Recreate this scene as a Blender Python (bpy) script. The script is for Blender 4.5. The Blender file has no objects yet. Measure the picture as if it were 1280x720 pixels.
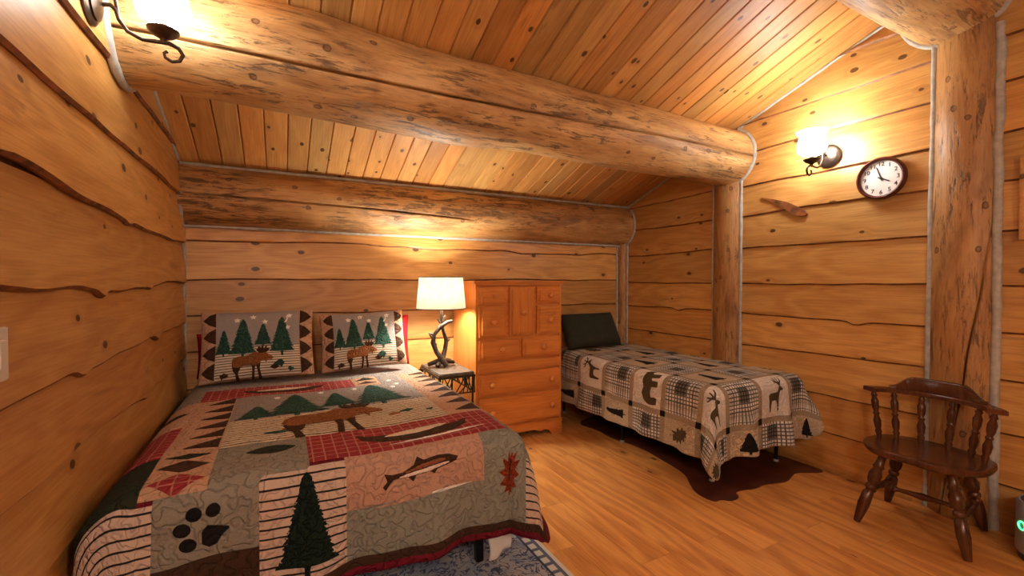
import bpy, bmesh, math, random
import numpy as np
from mathutils import Vector, Matrix, noise
random.seed(7)
SC = bpy.context.scene
COL = SC.collection
PI = math.pi

# ------------------------------------------------------------------ camera / world / exposure
cam_d = bpy.data.cameras.new('camera'); cam = bpy.data.objects.new('camera', cam_d); COL.objects.link(cam)
cam_d.sensor_width = 36.0; cam_d.lens = 554.0 / 1280 * 36; cam_d.clip_start = 0.02
cam.location = (0, 0, 1.3); cam.rotation_euler = (math.radians(89), 0, math.radians(-27.6))
SC.camera = cam
W = bpy.data.worlds.new('world'); SC.world = W; W.use_nodes = True
W.node_tree.nodes['Background'].inputs[0].default_value = (0.6, 0.7, 1, 1)
W.node_tree.nodes['Background'].inputs[1].default_value = 0.02
vs = SC.view_settings
vs.view_transform = 'Standard'; vs.look = 'None'; vs.gamma = 1; vs.use_curve_mapping = False
vs.exposure = 0.74
SCONCE_E, LEFT_E, FILL_E, LAMP_W = 34.0, 16.0, 78.0, 58.0  # third strength drives the added fill lamps behind the camera
WARM = (1.0, 0.93, 0.80)

# ------------------------------------------------------------------ node helpers
class NT:
    def __init__(self, name):
        self.m = bpy.data.materials.new(name); self.m.use_nodes = True
        self.t = self.m.node_tree; self.b = self.t.nodes['Principled BSDF']; self.out = self.t.nodes['Material Output']
    def put(self, sock, v):
        if isinstance(v, bpy.types.NodeSocket): self.t.links.new(v, sock)
        elif v is not None:
            if sock.type == 'RGBA' and len(v) == 3: v = (*v, 1)
            sock.default_value = v
    def n(self, typ, out=0, props=None, **ins):
        nd = self.t.nodes.new(typ)
        for k, v in (props or {}).items(): setattr(nd, k, v)
        for k, v in ins.items():
            k = k.replace('_', ' ')
            self.put(nd.inputs[int(k[1:])] if k[0] == 'i' and k[1:].isdigit() else nd.inputs[k], v)
        return nd.outputs[out]
    def math(self, op, a, b=0.0, c=None):
        nd = self.t.nodes.new('ShaderNodeMath'); nd.operation = op
        self.put(nd.inputs[0], a); self.put(nd.inputs[1], b)
        if c is not None: self.put(nd.inputs[2], c)
        return nd.outputs[0]
    def vm(self, op, a, b):
        nd = self.t.nodes.new('ShaderNodeVectorMath'); nd.operation = op
        self.put(nd.inputs[0], a); self.put(nd.inputs[1], b); return nd.outputs[0]
    def mr(self, v, a, b, c=0.0, d=1.0, smooth=True):
        nd = self.t.nodes.new('ShaderNodeMapRange')
        if smooth: nd.interpolation_type = 'SMOOTHSTEP'
        for i, x in enumerate((v, a, b, c, d)): self.put(nd.inputs[i], x)
        return nd.outputs[0]
    def mix(self, f, a, b, blend='MIX'):
        nd = self.t.nodes.new('ShaderNodeMix'); nd.data_type = 'RGBA'; nd.blend_type = blend
        self.put(nd.inputs[0], f); self.put(nd.inputs[6], a); self.put(nd.inputs[7], b); return nd.outputs[2]
    def noise(self, v, scale, detail=2.0, rough=0.5, dist=0.0):
        return self.n('ShaderNodeTexNoise', Vector=v, Scale=scale, Detail=detail, Roughness=rough, Distortion=dist)
    def bump(self, h, strength=0.3, dist=0.01):
        nd = self.t.nodes.new('ShaderNodeBump'); self.put(nd.inputs['Height'], h)
        nd.inputs['Strength'].default_value = strength; nd.inputs['Distance'].default_value = dist
        self.put(self.b.inputs['Normal'], nd.outputs[0])
    def done(self, col=None, rough=0.5, **kw):
        if col is not None: self.put(self.b.inputs['Base Color'], col)
        self.put(self.b.inputs['Roughness'], rough)
        for k, v in kw.items(): self.put(self.b.inputs[k.replace('_', ' ')], v)
        return self.m

def wood(name, light, dark, knot=(0.05, 0.018, 0.006), axis='X', ks=5.0, kthr=0.62, kr=0.075, rings=7.0, fine=55.0,
         rough=0.42, var=0.22, red=0.25, tone=None, bstr=0.12, ringamt=0.55, streaky=0.45):
    N = NT(name)
    tc = N.n('ShaderNodeTexCoord', 3)
    rnd = N.n('ShaderNodeObjectInfo', 5)
    if axis != 'X':
        s = N.t.nodes.new('ShaderNodeSeparateXYZ'); N.put(s.inputs[0], tc)
        o = {'Y': (1, 0, 2), 'Z': (2, 0, 1)}[axis]
        tc = N.n('ShaderNodeCombineXYZ', X=s.outputs[o[0]], Y=s.outputs[o[1]], Z=s.outputs[o[2]])
    off = N.n('ShaderNodeCombineXYZ', X=N.math('MULTIPLY', rnd, 37.0), Y=N.math('MULTIPLY', rnd, 91.0), Z=N.math('MULTIPLY', rnd, 53.0))
    v = N.vm('ADD', tc, off)
    vor = N.t.nodes.new('ShaderNodeTexVoronoi'); vor.voronoi_dimensions = '2D'
    sv = N.t.nodes.new('ShaderNodeSeparateXYZ'); N.put(sv.inputs[0], v)
    v2 = N.n('ShaderNodeCombineXYZ', X=N.math('MULTIPLY', sv.outputs[0], 0.62), Y=sv.outputs[2], Z=0.0)
    N.put(vor.inputs['Vector'], v2); vor.inputs['Scale'].default_value = ks
    sp = N.t.nodes.new('ShaderNodeSeparateColor'); N.put(sp.inputs[0], vor.outputs['Color'])
    gate = N.math('LESS_THAN', sp.outputs[0], kthr)
    wob = N.math('MULTIPLY', N.math('SUBTRACT', N.noise(v, 40.0, 2), 0.5), 0.03)
    kd = N.math('ADD', N.math('ADD', vor.outputs['Distance'], wob), N.math('MULTIPLY', gate, 10.0))
    krad = N.math('MULTIPLY_ADD', sp.outputs[1], kr * 0.8, kr * 0.7)
    km = N.mr(N.math('DIVIDE', kd, krad), 0.75, 1.1, 1.0, 0.0)
    ring = N.mr(N.math('ABSOLUTE', N.math('SUBTRACT', N.math('DIVIDE', kd, krad), 1.0)), 0.0, 0.32, 1.0, 0.0)
    halo = N.mr(kd, 0.0, 0.26, 1.0, 0.0)
    low = N.noise(N.vm('MULTIPLY', v, (0.55, 3.2, 3.2)), 1.6, 1.5, 0.5, 0.25)
    ph = N.math('MULTIPLY_ADD', low, rings * 6.28, N.math('MULTIPLY', halo, 5.0))
    rg = N.math('MULTIPLY_ADD', N.math('SINE', ph), 0.5, 0.5)
    fn = N.noise(N.vm('MULTIPLY', v, (0.035, 1.0, 1.0)), fine * 2.6, 4, 0.65)
    blot = N.noise(N.vm('MULTIPLY', v, (0.35, 1.0, 1.0)), 2.3, 2)
    f = N.math('ADD', N.math('MULTIPLY', rg, ringamt * 0.55), N.math('MULTIPLY', N.mr(fn, 0.32, 0.68), 0.50))
    f = N.math('ADD', f, N.math('MULTIPLY_ADD', blot, 0.7, -0.33))
    f = N.math('MINIMUM', N.math('MAXIMUM', f, 0.0), 1.0)
    c = N.mix(f, light, dark)
    stk = N.noise(N.vm('MULTIPLY', v, (0.22, 1.6, 1.6)), 5.0, 4, 0.7, 1.2)
    c = N.mix(N.math('MULTIPLY', N.mr(stk, 0.60, 0.74), streaky), c, (dark[0] * .42, dark[1] * .34, dark[2] * .3))
    c = N.mix(N.math('MULTIPLY', rnd, red), c, N.mix(1.0, c, (1.0, 0.72, 0.5), 'MULTIPLY'))
    r2 = N.math('FRACT', N.math('MULTIPLY', rnd, 17.31))
    c = N.mix(1.0, c, N.n('ShaderNodeCombineColor', Red=N.math('MULTIPLY_ADD', r2, var, 1 - var * 0.6), Green=N.math('MULTIPLY_ADD', r2, var, 1 - var * 0.6), Blue=N.math('MULTIPLY_ADD', r2, var, 1 - var * 0.6)), 'MULTIPLY')
    c = N.mix(N.math('MULTIPLY', halo, 0.35), c, dark)
    c = N.mix(N.math('MULTIPLY', km, 0.9), c, knot)
    c = N.mix(N.math('MULTIPLY', ring, 0.8), c, (knot[0] * .4, knot[1] * .4, knot[2] * .4))
    N.bump(N.math('ADD', N.math('MULTIPLY', fn, 0.5), N.math('MULTIPLY', km, -0.6)), bstr, 0.004)
    return N.done(c, rough)

def logwood(name, base, tan, dark, st=(0.53, 0.62)):
    N = NT(name)
    tc = N.n('ShaderNodeTexCoord', 3); rnd = N.n('ShaderNodeObjectInfo', 5)
    off = N.n('ShaderNodeCombineXYZ', X=N.math('MULTIPLY', rnd, 37.0), Y=N.math('MULTIPLY', rnd, 91.0), Z=N.math('MULTIPLY', rnd, 53.0))
    v = N.vm('ADD', tc, off)
    a = N.noise(N.vm('MULTIPLY', v, (0.28, 1.4, 1.4)), 7.0, 5, 0.62, 0.5)
    b = N.noise(N.vm('MULTIPLY', v, (0.08, 1.0, 1.0)), 85.0, 4, 0.65)
    d = N.noise(N.vm('MULTIPLY', v, (0.16, 1.0, 1.0)), 30.0, 5, 0.75, 0.6)
    e = N.noise(N.vm('MULTIPLY', v, (0.6, 1.0, 1.0)), 2.2, 2)
    c = N.mix(N.mr(a, 0.3, 0.7), base, tan)
    c = N.mix(N.math('MULTIPLY', N.mr(b, 0.45, 0.75), 0.5), c, (base[0] * .42, base[1] * .36, base[2] * .32))
    streak = N.math('MULTIPLY', N.mr(d, st[0], st[1]), N.mr(e, 0.34, 0.56))
    stn = N.noise(N.vm('MULTIPLY', v, (0.3, 1.0, 1.0)), 4.0, 3, 0.6, 0.8)
    c = N.mix(N.math('MULTIPLY', N.mr(stn, 0.50, 0.68), 0.6), c, (base[0] * .42, base[1] * .32, base[2] * .26))
    c = N.mix(N.math('MULTIPLY', streak, 0.75), c, dark)
    d2 = N.noise(N.vm('MULTIPLY', v, (0.12, 1.0, 1.0)), 95.0, 3, 0.6, 0.4); e2 = N.noise(N.vm('MULTIPLY', v, (0.7, 1.0, 1.0)), 6.0, 2)
    c = N.mix(N.math('MULTIPLY', N.math('MULTIPLY', N.mr(d2, 0.54, 0.66), N.mr(e2, 0.38, 0.6)), 0.7), c, (dark[0] * 1.6, dark[1] * 1.4, dark[2] * 1.3))
    vor = N.t.nodes.new('ShaderNodeTexVoronoi'); vor.voronoi_dimensions = '2D'; uvn = N.t.nodes.new('ShaderNodeUVMap'); uvn.uv_map = 'uv'
    N.put(vor.inputs['Vector'], N.vm('ADD', N.vm('MULTIPLY', uvn.outputs[0], (0.8, 1, 1)), off)); vor.inputs['Scale'].default_value = 5.2
    sp = N.t.nodes.new('ShaderNodeSeparateColor'); N.put(sp.inputs[0], vor.outputs['Color'])
    kd = N.math('ADD', N.math('ADD', vor.outputs['Distance'], N.math('MULTIPLY', N.math('SUBTRACT', N.noise(v, 26, 3), 0.5), 0.10)), N.math('MULTIPLY', N.math('LESS_THAN', sp.outputs[0], 0.5), 10.0))
    km = N.mr(kd, 0.035, 0.065, 1.0, 0.0)
    kr = N.mr(N.math('ABSOLUTE', N.math('SUBTRACT', kd, 0.06)), 0.0, 0.028, 1.0, 0.0)
    c = N.mix(N.math('MULTIPLY', km, 0.6), c, (0.16, 0.055, 0.018))
    c = N.mix(N.math('MULTIPLY', kr, 0.8), c, dark)
    N.bump(N.math('ADD', N.math('ADD', N.math('MULTIPLY', a, 0.8), N.math('MULTIPLY', b, 0.4)), N.math('ADD', N.math('MULTIPLY', streak, -0.5), N.math('MULTIPLY', km, -0.5))), 0.4, 0.012)
    return N.done(c, 0.5)

def plain(name, col, rough=0.5, metal=0.0, bump=None, var=0.15, scale=30.0, **kw):
    N = NT(name); tc = N.n('ShaderNodeTexCoord', 3)
    nz = N.noise(tc, scale, 3)
    c = N.mix(N.mr(nz, 0.3, 0.7), tuple(x * (1 - var) for x in col), tuple(min(1, x * (1 + var)) for x in col))
    if bump: N.bump(N.noise(tc, bump[0], 3), bump[1], 0.004)
    return N.done(c, rough, Metallic=metal, **kw)

def emit(name, col, strength):
    N = NT(name)
    return N.done((0.9, 0.9, 0.88), 0.3, Emission_Color=col, Emission_Strength=strength)

def uvco(N):
    nd = N.t.nodes.new('ShaderNodeUVMap'); nd.uv_map = 'uv'
    s = N.t.nodes.new('ShaderNodeSeparateXYZ'); N.put(s.inputs[0], nd.outputs[0])
    return nd.outputs[0], s.outputs[0], s.outputs[1]

def quilting(N, uv, extra=None, scale=27.0, strength=0.62):
    nz = N.noise(uv, scale, 0.0, 0.4, 0.8)
    h = N.mr(N.math('ABSOLUTE', N.math('SUBTRACT', nz, 0.5)), 0.0, 0.12)
    wv = N.noise(uv, 420.0, 1)
    h = N.math('ADD', h, N.math('MULTIPLY', wv, 0.12))
    if extra is not None: h = N.math('ADD', h, extra)
    N.bump(h, strength, 0.013)
    return h

def fabric(name, col, var=0.12, qs=27.0, qstr=0.62):
    N = NT(name); uv, u, v = uvco(N)
    nz = N.noise(uv, 160.0, 3, 0.7)
    c = N.mix(N.mr(nz, 0.3, 0.7), tuple(x * (1 - var) for x in col), tuple(min(1, x * (1 + var)) for x in col))
    quilting(N, uv, None, qs, qstr)
    return N.done(c, 0.9, Sheen_Weight=0.0, Specular_IOR_Level=0.15)

def line_fac(N, s, period, width, ph=0.0):
    f = N.math('FRACT', N.math('MULTIPLY_ADD', s, 1.0 / period, ph + 100.0))
    return N.mr(N.math('ABSOLUTE', N.math('SUBTRACT', f, 0.5)), width * 0.35, width * 0.65, 1.0, 0.0)

def striped(name, col, line, period=0.03, width=0.22, wob=0.004, qstr=0.62):
    N = NT(name); uv, u, v = uvco(N)
    w = N.math('MULTIPLY', N.math('SUBTRACT', N.noise(uv, 22.0, 2), 0.5), wob * 2)
    f = line_fac(N, N.math('ADD', v, w), period, width)
    c = N.mix(f, col, line)
    quilting(N, uv, None, 27, qstr)
    return N.done(c, 0.9, Specular_IOR_Level=0.15)

def plaid_red(name):
    N = NT(name); uv, u, v = uvco(N)
    nz = N.noise(uv, 90.0, 2)
    c = N.mix(nz, (0.22, 0.018, 0.022), (0.34, 0.04, 0.045))
    f = N.math('MAXIMUM', line_fac(N, u, 0.042, 0.13), line_fac(N, v, 0.042, 0.13))
    c = N.mix(N.math('MULTIPLY', f, 0.55), c, (0.55, 0.28, 0.22))
    quilting(N, uv, None, 17, 0.5)
    return N.done(c, 0.9, Specular_IOR_Level=0.15)

def plaid_bw(name, u0, v0, S):
    N = NT(name); uv, u, v = uvco(N)
    base = (0.88, 0.84, 0.79)
    def bands(s, o):
        t = N.math('FRACT', N.math('MULTIPLY_ADD', N.math('SUBTRACT', s, o), 1.0 / S, 100.0))
        big = N.math('MULTIPLY', N.math('GREATER_THAN', t, 0.40), N.math('LESS_THAN', t, 0.72))
        thin = N.math('MULTIPLY', line_fac(N, t, 0.085, 0.34), N.mr(N.math('ABSOLUTE', N.math('SUBTRACT', t, 0.56)), 0.40, 0.44, 1.0, 0.25))
        tan = N.math('LESS_THAN', N.math('ABSOLUTE', N.math('SUBTRACT', t, 0.16)), 0.09)
        return big, thin, tan
    b1, t1, n1 = bands(u, u0); b2, t2, n2 = bands(v, v0)
    c = N.mix(N.math('MULTIPLY', N.math('ADD', n1, n2), 0.35), base, (0.36, 0.26, 0.16))
    c = N.mix(N.math('MULTIPLY', N.math('ADD', b1, b2), 0.26), c, (0.12, 0.09, 0.06))
    c = N.mix(N.math('MULTIPLY', N.math('MULTIPLY', b1, b2), 0.70), c, (0.02, 0.016, 0.012))
    c = N.mix(N.math('MULTIPLY', N.math('MAXIMUM', t1, t2), 0.85), c, (0.015, 0.02, 0.015))
    quilting(N, uv, None, 45, 0.6)
    return N.done(c, 0.9, Specular_IOR_Level=0.15)

# ------------------------------------------------------------------ mesh helpers
def link(name, me, mat=None, parent=None, matrix=None):
    o = bpy.data.objects.new(name, me); COL.objects.link(o)
    if mat is not None and me is not None and not me.materials: me.materials.append(mat)
    if parent is not None: o.parent = parent
    if matrix is not None: o.matrix_local = matrix
    return o

def mesh(name, verts, faces, smooth=False, uv=None):
    me = bpy.data.meshes.new(name); me.from_pydata([tuple(v) for v in verts], [], faces); me.validate(); 
    if smooth: me.polygons.foreach_set('use_smooth', [True] * len(me.polygons))
    if uv is not None:
        l = me.uv_layers.new(name='uv'); idx = np.empty(len(me.loops), dtype=np.int32); me.loops.foreach_get('vertex_index', idx)
        l.data.foreach_set('uv', np.asarray(uv, dtype=np.float32)[idx].ravel())
    me.update(); return me

class MB:
    def __init__(s): s.v = []; s.f = []
    def add(s, v, f):
        o = len(s.v); s.v += [tuple(x) for x in v]; s.f += [tuple(i + o for i in q) for q in f]; return s
    def box(s, c, d, b=0.003):
        bm = bmesh.new(); bmesh.ops.create_cube(bm, size=1.0)
        for v in bm.verts: v.co = Vector((c[0] + v.co.x * d[0], c[1] + v.co.y * d[1], c[2] + v.co.z * d[2]))
        if b: bmesh.ops.bevel(bm, geom=list(bm.edges), offset=min(b, min(d) * 0.45), segments=2, affect='EDGES')
        bm.verts.index_update(); s.add([v.co for v in bm.verts], [[v.index for v in f.verts] for f in bm.faces]); bm.free(); return s
    def tube(s, pts, rad, seg=10, cap=True):
        pts = [Vector(p) for p in pts]; n = len(pts)
        if not hasattr(rad, '__len__'): rad = [rad] * n
        up = Vector((0, 0, 1)); V = []; prev = None
        for i, p in enumerate(pts):
            t = (pts[min(i + 1, n - 1)] - pts[max(i - 1, 0)]).normalized()
            if prev is None:
                a = up if abs(t.dot(up)) < 0.9 else Vector((1, 0, 0)); nx = t.cross(a).normalized()
            else: nx = (prev - t * prev.dot(t)).normalized()
            prev = nx; ny = t.cross(nx)
            for k in range(seg):
                an = 2 * PI * k / seg; V.append(p + (nx * math.cos(an) + ny * math.sin(an)) * rad[i])
        F = [[i * seg + k, i * seg + (k + 1) % seg, (i + 1) * seg + (k + 1) % seg, (i + 1) * seg + k] for i in range(n - 1) for k in range(seg)]
        if cap: F += [list(range(seg))[::-1], [(n - 1) * seg + k for k in range(seg)]]
        return s.add(V, F)
    def lathe(s, prof, p0=(0, 0, 0), p1=(0, 0, 1), seg=20, unit=True):
        """prof: (t, r) with t in 0..1 along p0->p1"""
        p0 = Vector(p0); d = Vector(p1) - p0; L = d.length; q = Vector((0, 0, 1)).rotation_difference(d.normalized())
        V = []; n = len(prof)
        for t, r in prof:
            for k in range(seg):
                a = 2 * PI * k / seg; V.append(p0 + q @ Vector((r * math.cos(a), r * math.sin(a), t * L)))
        F = [[i * seg + k, i * seg + (k + 1) % seg, (i + 1) * seg + (k + 1) % seg, (i + 1) * seg + k] for i in range(n - 1) for k in range(seg)]
        F += [list(range(seg))[::-1], [(n - 1) * seg + k for k in range(seg)]]
        return s.add(V, F)
    def prism(s, poly, z0, z1, fn=lambda x, y, z: (x, y, z)):
        n = len(poly); V = [fn(x, y, z0) for x, y in poly] + [fn(x, y, z1) for x, y in poly]
        F = [list(range(n))[::-1], list(range(n, 2 * n))] + [[i, (i + 1) % n, n + (i + 1) % n, n + i] for i in range(n)]
        return s.add(V, F)
    def obj(s, name, mat, parent=None, matrix=None, smooth=False):
        me = mesh(name, s.v, s.f)
        bm = bmesh.new(); bm.from_mesh(me); bmesh.ops.recalc_face_normals(bm, faces=bm.faces)
        if smooth:
            for f in bm.faces: f.smooth = True
            for e in bm.edges:
                if len(e.link_faces) == 2 and e.calc_face_angle(0) > 0.9: e.smooth = False
        bm.to_mesh(me); bm.free()
        return link(name, me, mat, parent, matrix)

def tag(o, label=None, cat=None, group=None, kind=None):
    if label: o['label'] = label
    if cat: o['category'] = cat
    if group: o['group'] = group
    if kind: o['kind'] = kind
    return o
def empty(name, loc=(0, 0, 0), rz=0.0):
    o = bpy.data.objects.new(name, None); COL.objects.link(o); o.location = loc; o.rotation_euler = (0, 0, rz); o.empty_display_size = 0.1
    return o
def frame(origin, ex, ey, ez):
    m = Matrix.Identity(4)
    for i, c in enumerate((ex, ey, ez)):
        for r in range(3): m[r][i] = c[r]
    for r in range(3): m[r][3] = origin[r]
    return m
def nz1(x, seed): return noise.noise(Vector((x, seed * 7.13, seed * 3.7)))
def sst(a, b, x):
    t = max(0.0, min(1.0, (x - a) / (b - a))); return t * t * (3 - 2 * t)

# ------------------------------------------------------------------ materials
M_wall = wood('pine_board', (0.66, 0.385, 0.125), (0.43, 0.200, 0.050), knot=(0.060, 0.017, 0.006), var=0.40, red=0.45, ks=5.5, kthr=0.68, kr=0.056, rings=9, ringamt=0.7)
M_ceil = wood('ceiling_pine', (0.64, 0.365, 0.12), (0.40, 0.185, 0.045), ks=7.0, kthr=0.58, kr=0.06, var=0.42, red=0.7, rough=0.5)
M_floor = wood('floor_laminate', (0.78, 0.40, 0.12), (0.45, 0.17, 0.04), knot=(0.14, 0.045, 0.012), ks=3.4, kthr=0.66, kr=0.034, rings=6, fine=75, rough=0.36, var=0.14, red=0.12, ringamt=0.9, bstr=0.06, streaky=0.7)
M_chest = wood('chest_pine', (0.72, 0.28, 0.065), (0.46, 0.14, 0.03), axis='X', ks=4, kthr=0.985, rough=0.32, var=0.12)
M_chestz = wood('chest_pine_upright', (0.72, 0.28, 0.065), (0.46, 0.14, 0.03), axis='Z', ks=4, kthr=0.985, rough=0.32, var=0.12)
M_dwood = wood('dark_maple', (0.115, 0.036, 0.013), (0.045, 0.013, 0.006), axis='Z', ks=4, kthr=0.95, rough=0.22, var=0.1)
M_log = logwood('peeled_log', (0.52, 0.285, 0.105), (0.72, 0.475, 0.21), (0.055, 0.027, 0.014))
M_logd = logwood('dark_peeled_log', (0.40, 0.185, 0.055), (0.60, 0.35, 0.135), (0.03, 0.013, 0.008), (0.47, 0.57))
M_post = logwood('post_log', (0.38, 0.175, 0.052), (0.52, 0.285, 0.10), (0.04, 0.016, 0.009))
M_bark = plain('board_edge', (0.20, 0.065, 0.018), 0.6, var=0.5, scale=18, bump=(30, 0.4))
M_caulk = plain('grey_caulk', (0.42, 0.40, 0.36), 0.8, bump=(60, 0.3))
M_slab = plain('wall_core', (0.16, 0.075, 0.03), 0.8)
M_iron = plain('black_iron', (0.012, 0.011, 0.011), 0.45, 0.6, bump=(80, 0.2))
M_bronze = plain('aged_bronze', (0.09, 0.06, 0.045), 0.38, 0.85, bump=(60, 0.15))

# ------------------------------------------------------------------ room dimensions
XL, XR, YB, YF = -0.605, 3.32, 3.745, -1.64
SLOPE = 0.350; YR = 1.05
def ceil_z(y): return 2.050 + (YB - (y if y > YR else 2 * YR - y)) * SLOPE
LV = [-0.02, 0.25, 0.51, 0.78, 1.03, 1.27, 1.55, 1.81, 2.05, 2.30, 2.54, 2.78, 3.02]

floor = tag(MB().box(((XL + XR) / 2, (YB + YF) / 2, -0.06), (XR - XL + 0.3, YB - YF + 0.3, 0.09), 0).obj('floor', M_slab), kind='structure')
def slab(name, c, d):
    return tag(MB().box(c, d, 0).obj(name, M_slab), kind='structure')
def gable(name, x0, x1):
    b = MB(); poly = [(YF - .1, -0.02), (YB + .1, -0.02), (YB + .1, ceil_z(YB)), (YR, ceil_z(YR) + .02), (YF - .1, ceil_z(YF))]
    b.prism(poly, x0, x1, lambda y, z, x: (x, y, z)); return tag(b.obj(name, M_slab), kind='structure')
wall_left = gable('wall_left', XL - 0.1, XL)
wall_right = gable('wall_right', XR, XR + 0.1)
wall_back = slab('wall_back', ((XL + XR) / 2, YB + 0.05, 1.03), (XR - XL, 0.1, 2.1))
wall_front = slab('wall_front', ((XL + XR) / 2, YF - 0.05, 1.03), (XR - XL, 0.1, 2.1))
def slope_slab(name, y0, y1):
    b = MB(); poly = [(y0, ceil_z(y0) + 0.02), (y1, ceil_z(y1) + 0.02), (y1, ceil_z(y1) + 0.10), (y0, ceil_z(y0) + 0.10)]
    b.prism(poly, XL - 0.1, XR + 0.1, lambda y, z, x: (x, y, z)); return tag(b.obj(name, M_slab), kind='structure')
ceiling = slope_slab('ceiling', YB + 0.1, YR)
ceiling2 = slope_slab('ceiling_front', YR, YF - 0.1)

# live-edge lapped boards: each its own object. local X along the board, Y into the room, Z up
def board(parent, o, ex, ey, L, z0, z1, seed, amp=0.012, top=None, hooks=(), step=0.035, thick=0.030):
    n = max(6, int(L / step)); V = []; keep = []
    for i in range(n + 1):
        x = L * i / n
        zb = z0 + amp * (1.3 * nz1(x * 1.1, seed) + 0.6 * nz1(x * 4.0, seed + 50))
        th = thick * (1 + 0.25 * nz1(x * 2.5, seed + 9))
        for hx, hd, hw in hooks:
            g = (x - hx) / hw
            zb -= 0.75 * hd * math.exp(-g * g) * (1 if g < 0 else math.exp(-1.2 * g)); th += 0.15 * abs(hd) * math.exp(-g * g)
        zt = z1 + 0.035
        if top is not None:
            lim = top(x); zt = min(zt, lim); zb = min(zb, lim - 0.002)
        h = zt - zb
        prof = [(0.012, zb + min(0.004, h * .1)), (th * 0.72, zb), (th, zb + min(0.010, h * .2)), (th * 0.97, zb + min(0.035, h * .35)), (th * 0.8, zb + h * 0.5), (0.012, zt), (0.0, zt), (0.0, zb + min(0.05, h * .5))]
        V += [(x, y, z - z0) for y, z in prof]; keep.append(h > 0.004)
    k = 8; F = []
    for i in range(n):
        if not (keep[i] or keep[i + 1]): continue
        for j in range(k): F.append([i * k + j, i * k + (j + 1) % k, (i + 1) * k + (j + 1) % k, (i + 1) * k + j])
    F += [list(range(k)), [n * k + j for j in range(k)][::-1]]
    me = mesh('board', V, F); me.materials.append(M_wall); me.materials.append(M_bark)
    for q in me.polygons:
        r = [v % k for v in q.vertices]
        if len(r) == 4 and sorted(set(r)) in ([0, 1], [1, 2], [0, 7]): q.material_index = 1
    bm = bmesh.new(); bm.from_mesh(me); bmesh.ops.delete(bm, geom=[v for v in bm.verts if not v.link_faces], context='VERTS'); bmesh.ops.recalc_face_normals(bm, faces=bm.faces)
    for f in bm.faces: f.smooth = True
    for e in bm.edges:
        if len(e.link_faces) == 2 and e.calc_face_angle(0) > 0.7: e.smooth = False
    bm.to_mesh(me); bm.free()
    ex = Vector(ex); ey = Vector(ey); ez = Vector((0, 0, 1))
    return link('board', me, M_wall, parent, frame(Vector(o) + ez * z0, ex, ey, ez))

sd = 1
# back wall: ex = -X
LVB = [-0.02, 0.25, 0.53, 0.80, 1.045, 1.30, 1.565]
for i, z in enumerate(LVB):
    sd += 1
    board(wall_back, (XR, YB, 0), (-1, 0, 0), (0, -1, 0), XR - XL, z, (LVB + [1.75])[i + 1], sd, 0.012 if i < 6 else 0.03)
# left wall: ex = -Y, starts at the back corner
hk = {1.01: [(0.86, .035, .05), (1.82, .03, .07), (2.6, .03, .12)], 1.27: [(0.97, .02, .03), (1.64, .035, .045)], 1.55: [(2.25, -.05, .35), (1.3, .02, .06)], 0.76: [(1.1, .03, .08)], 1.86: [(2.7, .02, .3)]}
LVL = [-0.02, 0.25, 0.51, 0.76, 1.01, 1.27, 1.55, 1.86, 2.15, 2.42, 2.68, 2.92]
for i, z in enumerate(LVL):
    sd += 1
    Lw = YB - YF
    board(wall_left, (XL, YB, 0), (0, -1, 0), (1, 0, 0), Lw, z, (LVL + [3.1])[i + 1], sd, 0.024 if z < 1.6 else 0.010, lambda x: ceil_z(YB - x) - 0.005, hk.get(round(z, 2), ()), thick=0.036)
# right wall in three bays, ex = +Y
for (y0, y1) in ((2.50, YB), (1.06, 2.40), (YF, 1.02)):
    for i, z in enumerate(LV):
        if z > max(ceil_z(y0), ceil_z(y1), ceil_z(min(max(YR, y0), y1))) - 0.02: continue
        sd += 1
        hooks = [(0.45, .03, .05)] if z in (1.03,) else ()
        board(wall_right, (XR, y0, 0), (0, 1, 0), (-1, 0, 0), y1 - y0, z, (LV + [3.2])[i + 1], sd, 0.012, lambda x, y0=y0: ceil_z(y0 + x) - 0.005, hooks)
# wall behind the camera
for i, z in enumerate(LV[:8]):
    sd += 1
    board(wall_front, (XL, YF, 0), (1, 0, 0), (0, 1, 0), XR - XL, z, LV[i + 1], sd, 0.012, lambda x: ceil_z(YF) - 0.005)

# ceiling tongue-and-groove boards, both slopes
cb_w = 0.1295; nb = int(round((XR - XL) / cb_w)); cb_w = (XR - XL) / nb
def ceil_board_mesh(L):
    g = 0.007; w = cb_w
    prof = [(0.0, 0.0), (0.0, 0.008), (g, 0.019), (w - g, 0.019), (w, 0.008), (w, 0.0)]   # (z across, y out)
    V = [(x, y, z) for x in (0, L) for z, y in prof]; k = 6
    F = [[j, (j + 1) % k, k + (j + 1) % k, k + j] for j in range(k)] + [list(range(k))[::-1], list(range(k, 2 * k))]
    me = mesh('ceiling_board', V, F); bm = bmesh.new(); bm.from_mesh(me); bmesh.ops.recalc_face_normals(bm, faces=bm.faces); bm.to_mesh(me); bm.free()
    me.materials.append(M_ceil); return me
for par, ya, sgn in ((ceiling, YB, -1), (ceiling2, YF, 1)):
    d = Vector((0, sgn * 1.0, SLOPE)).normalized(); L = abs(ya - YR) / abs(d.y)
    cm = ceil_board_mesh(L)
    ez = Vector((-sgn * 1.0, 0, 0)) ; ey = ez.cross(d)
    if ey.z > 0: ez = -ez; ey = ez.cross(d)
    for i in range(nb):
        x = XL + i * cb_w if ez.x > 0 else XL + (i + 1) * cb_w
        link('ceiling_board', cm, None, par, frame(Vector((x, ya, ceil_z(ya) + 0.02)) , d, ey, ez))

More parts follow.
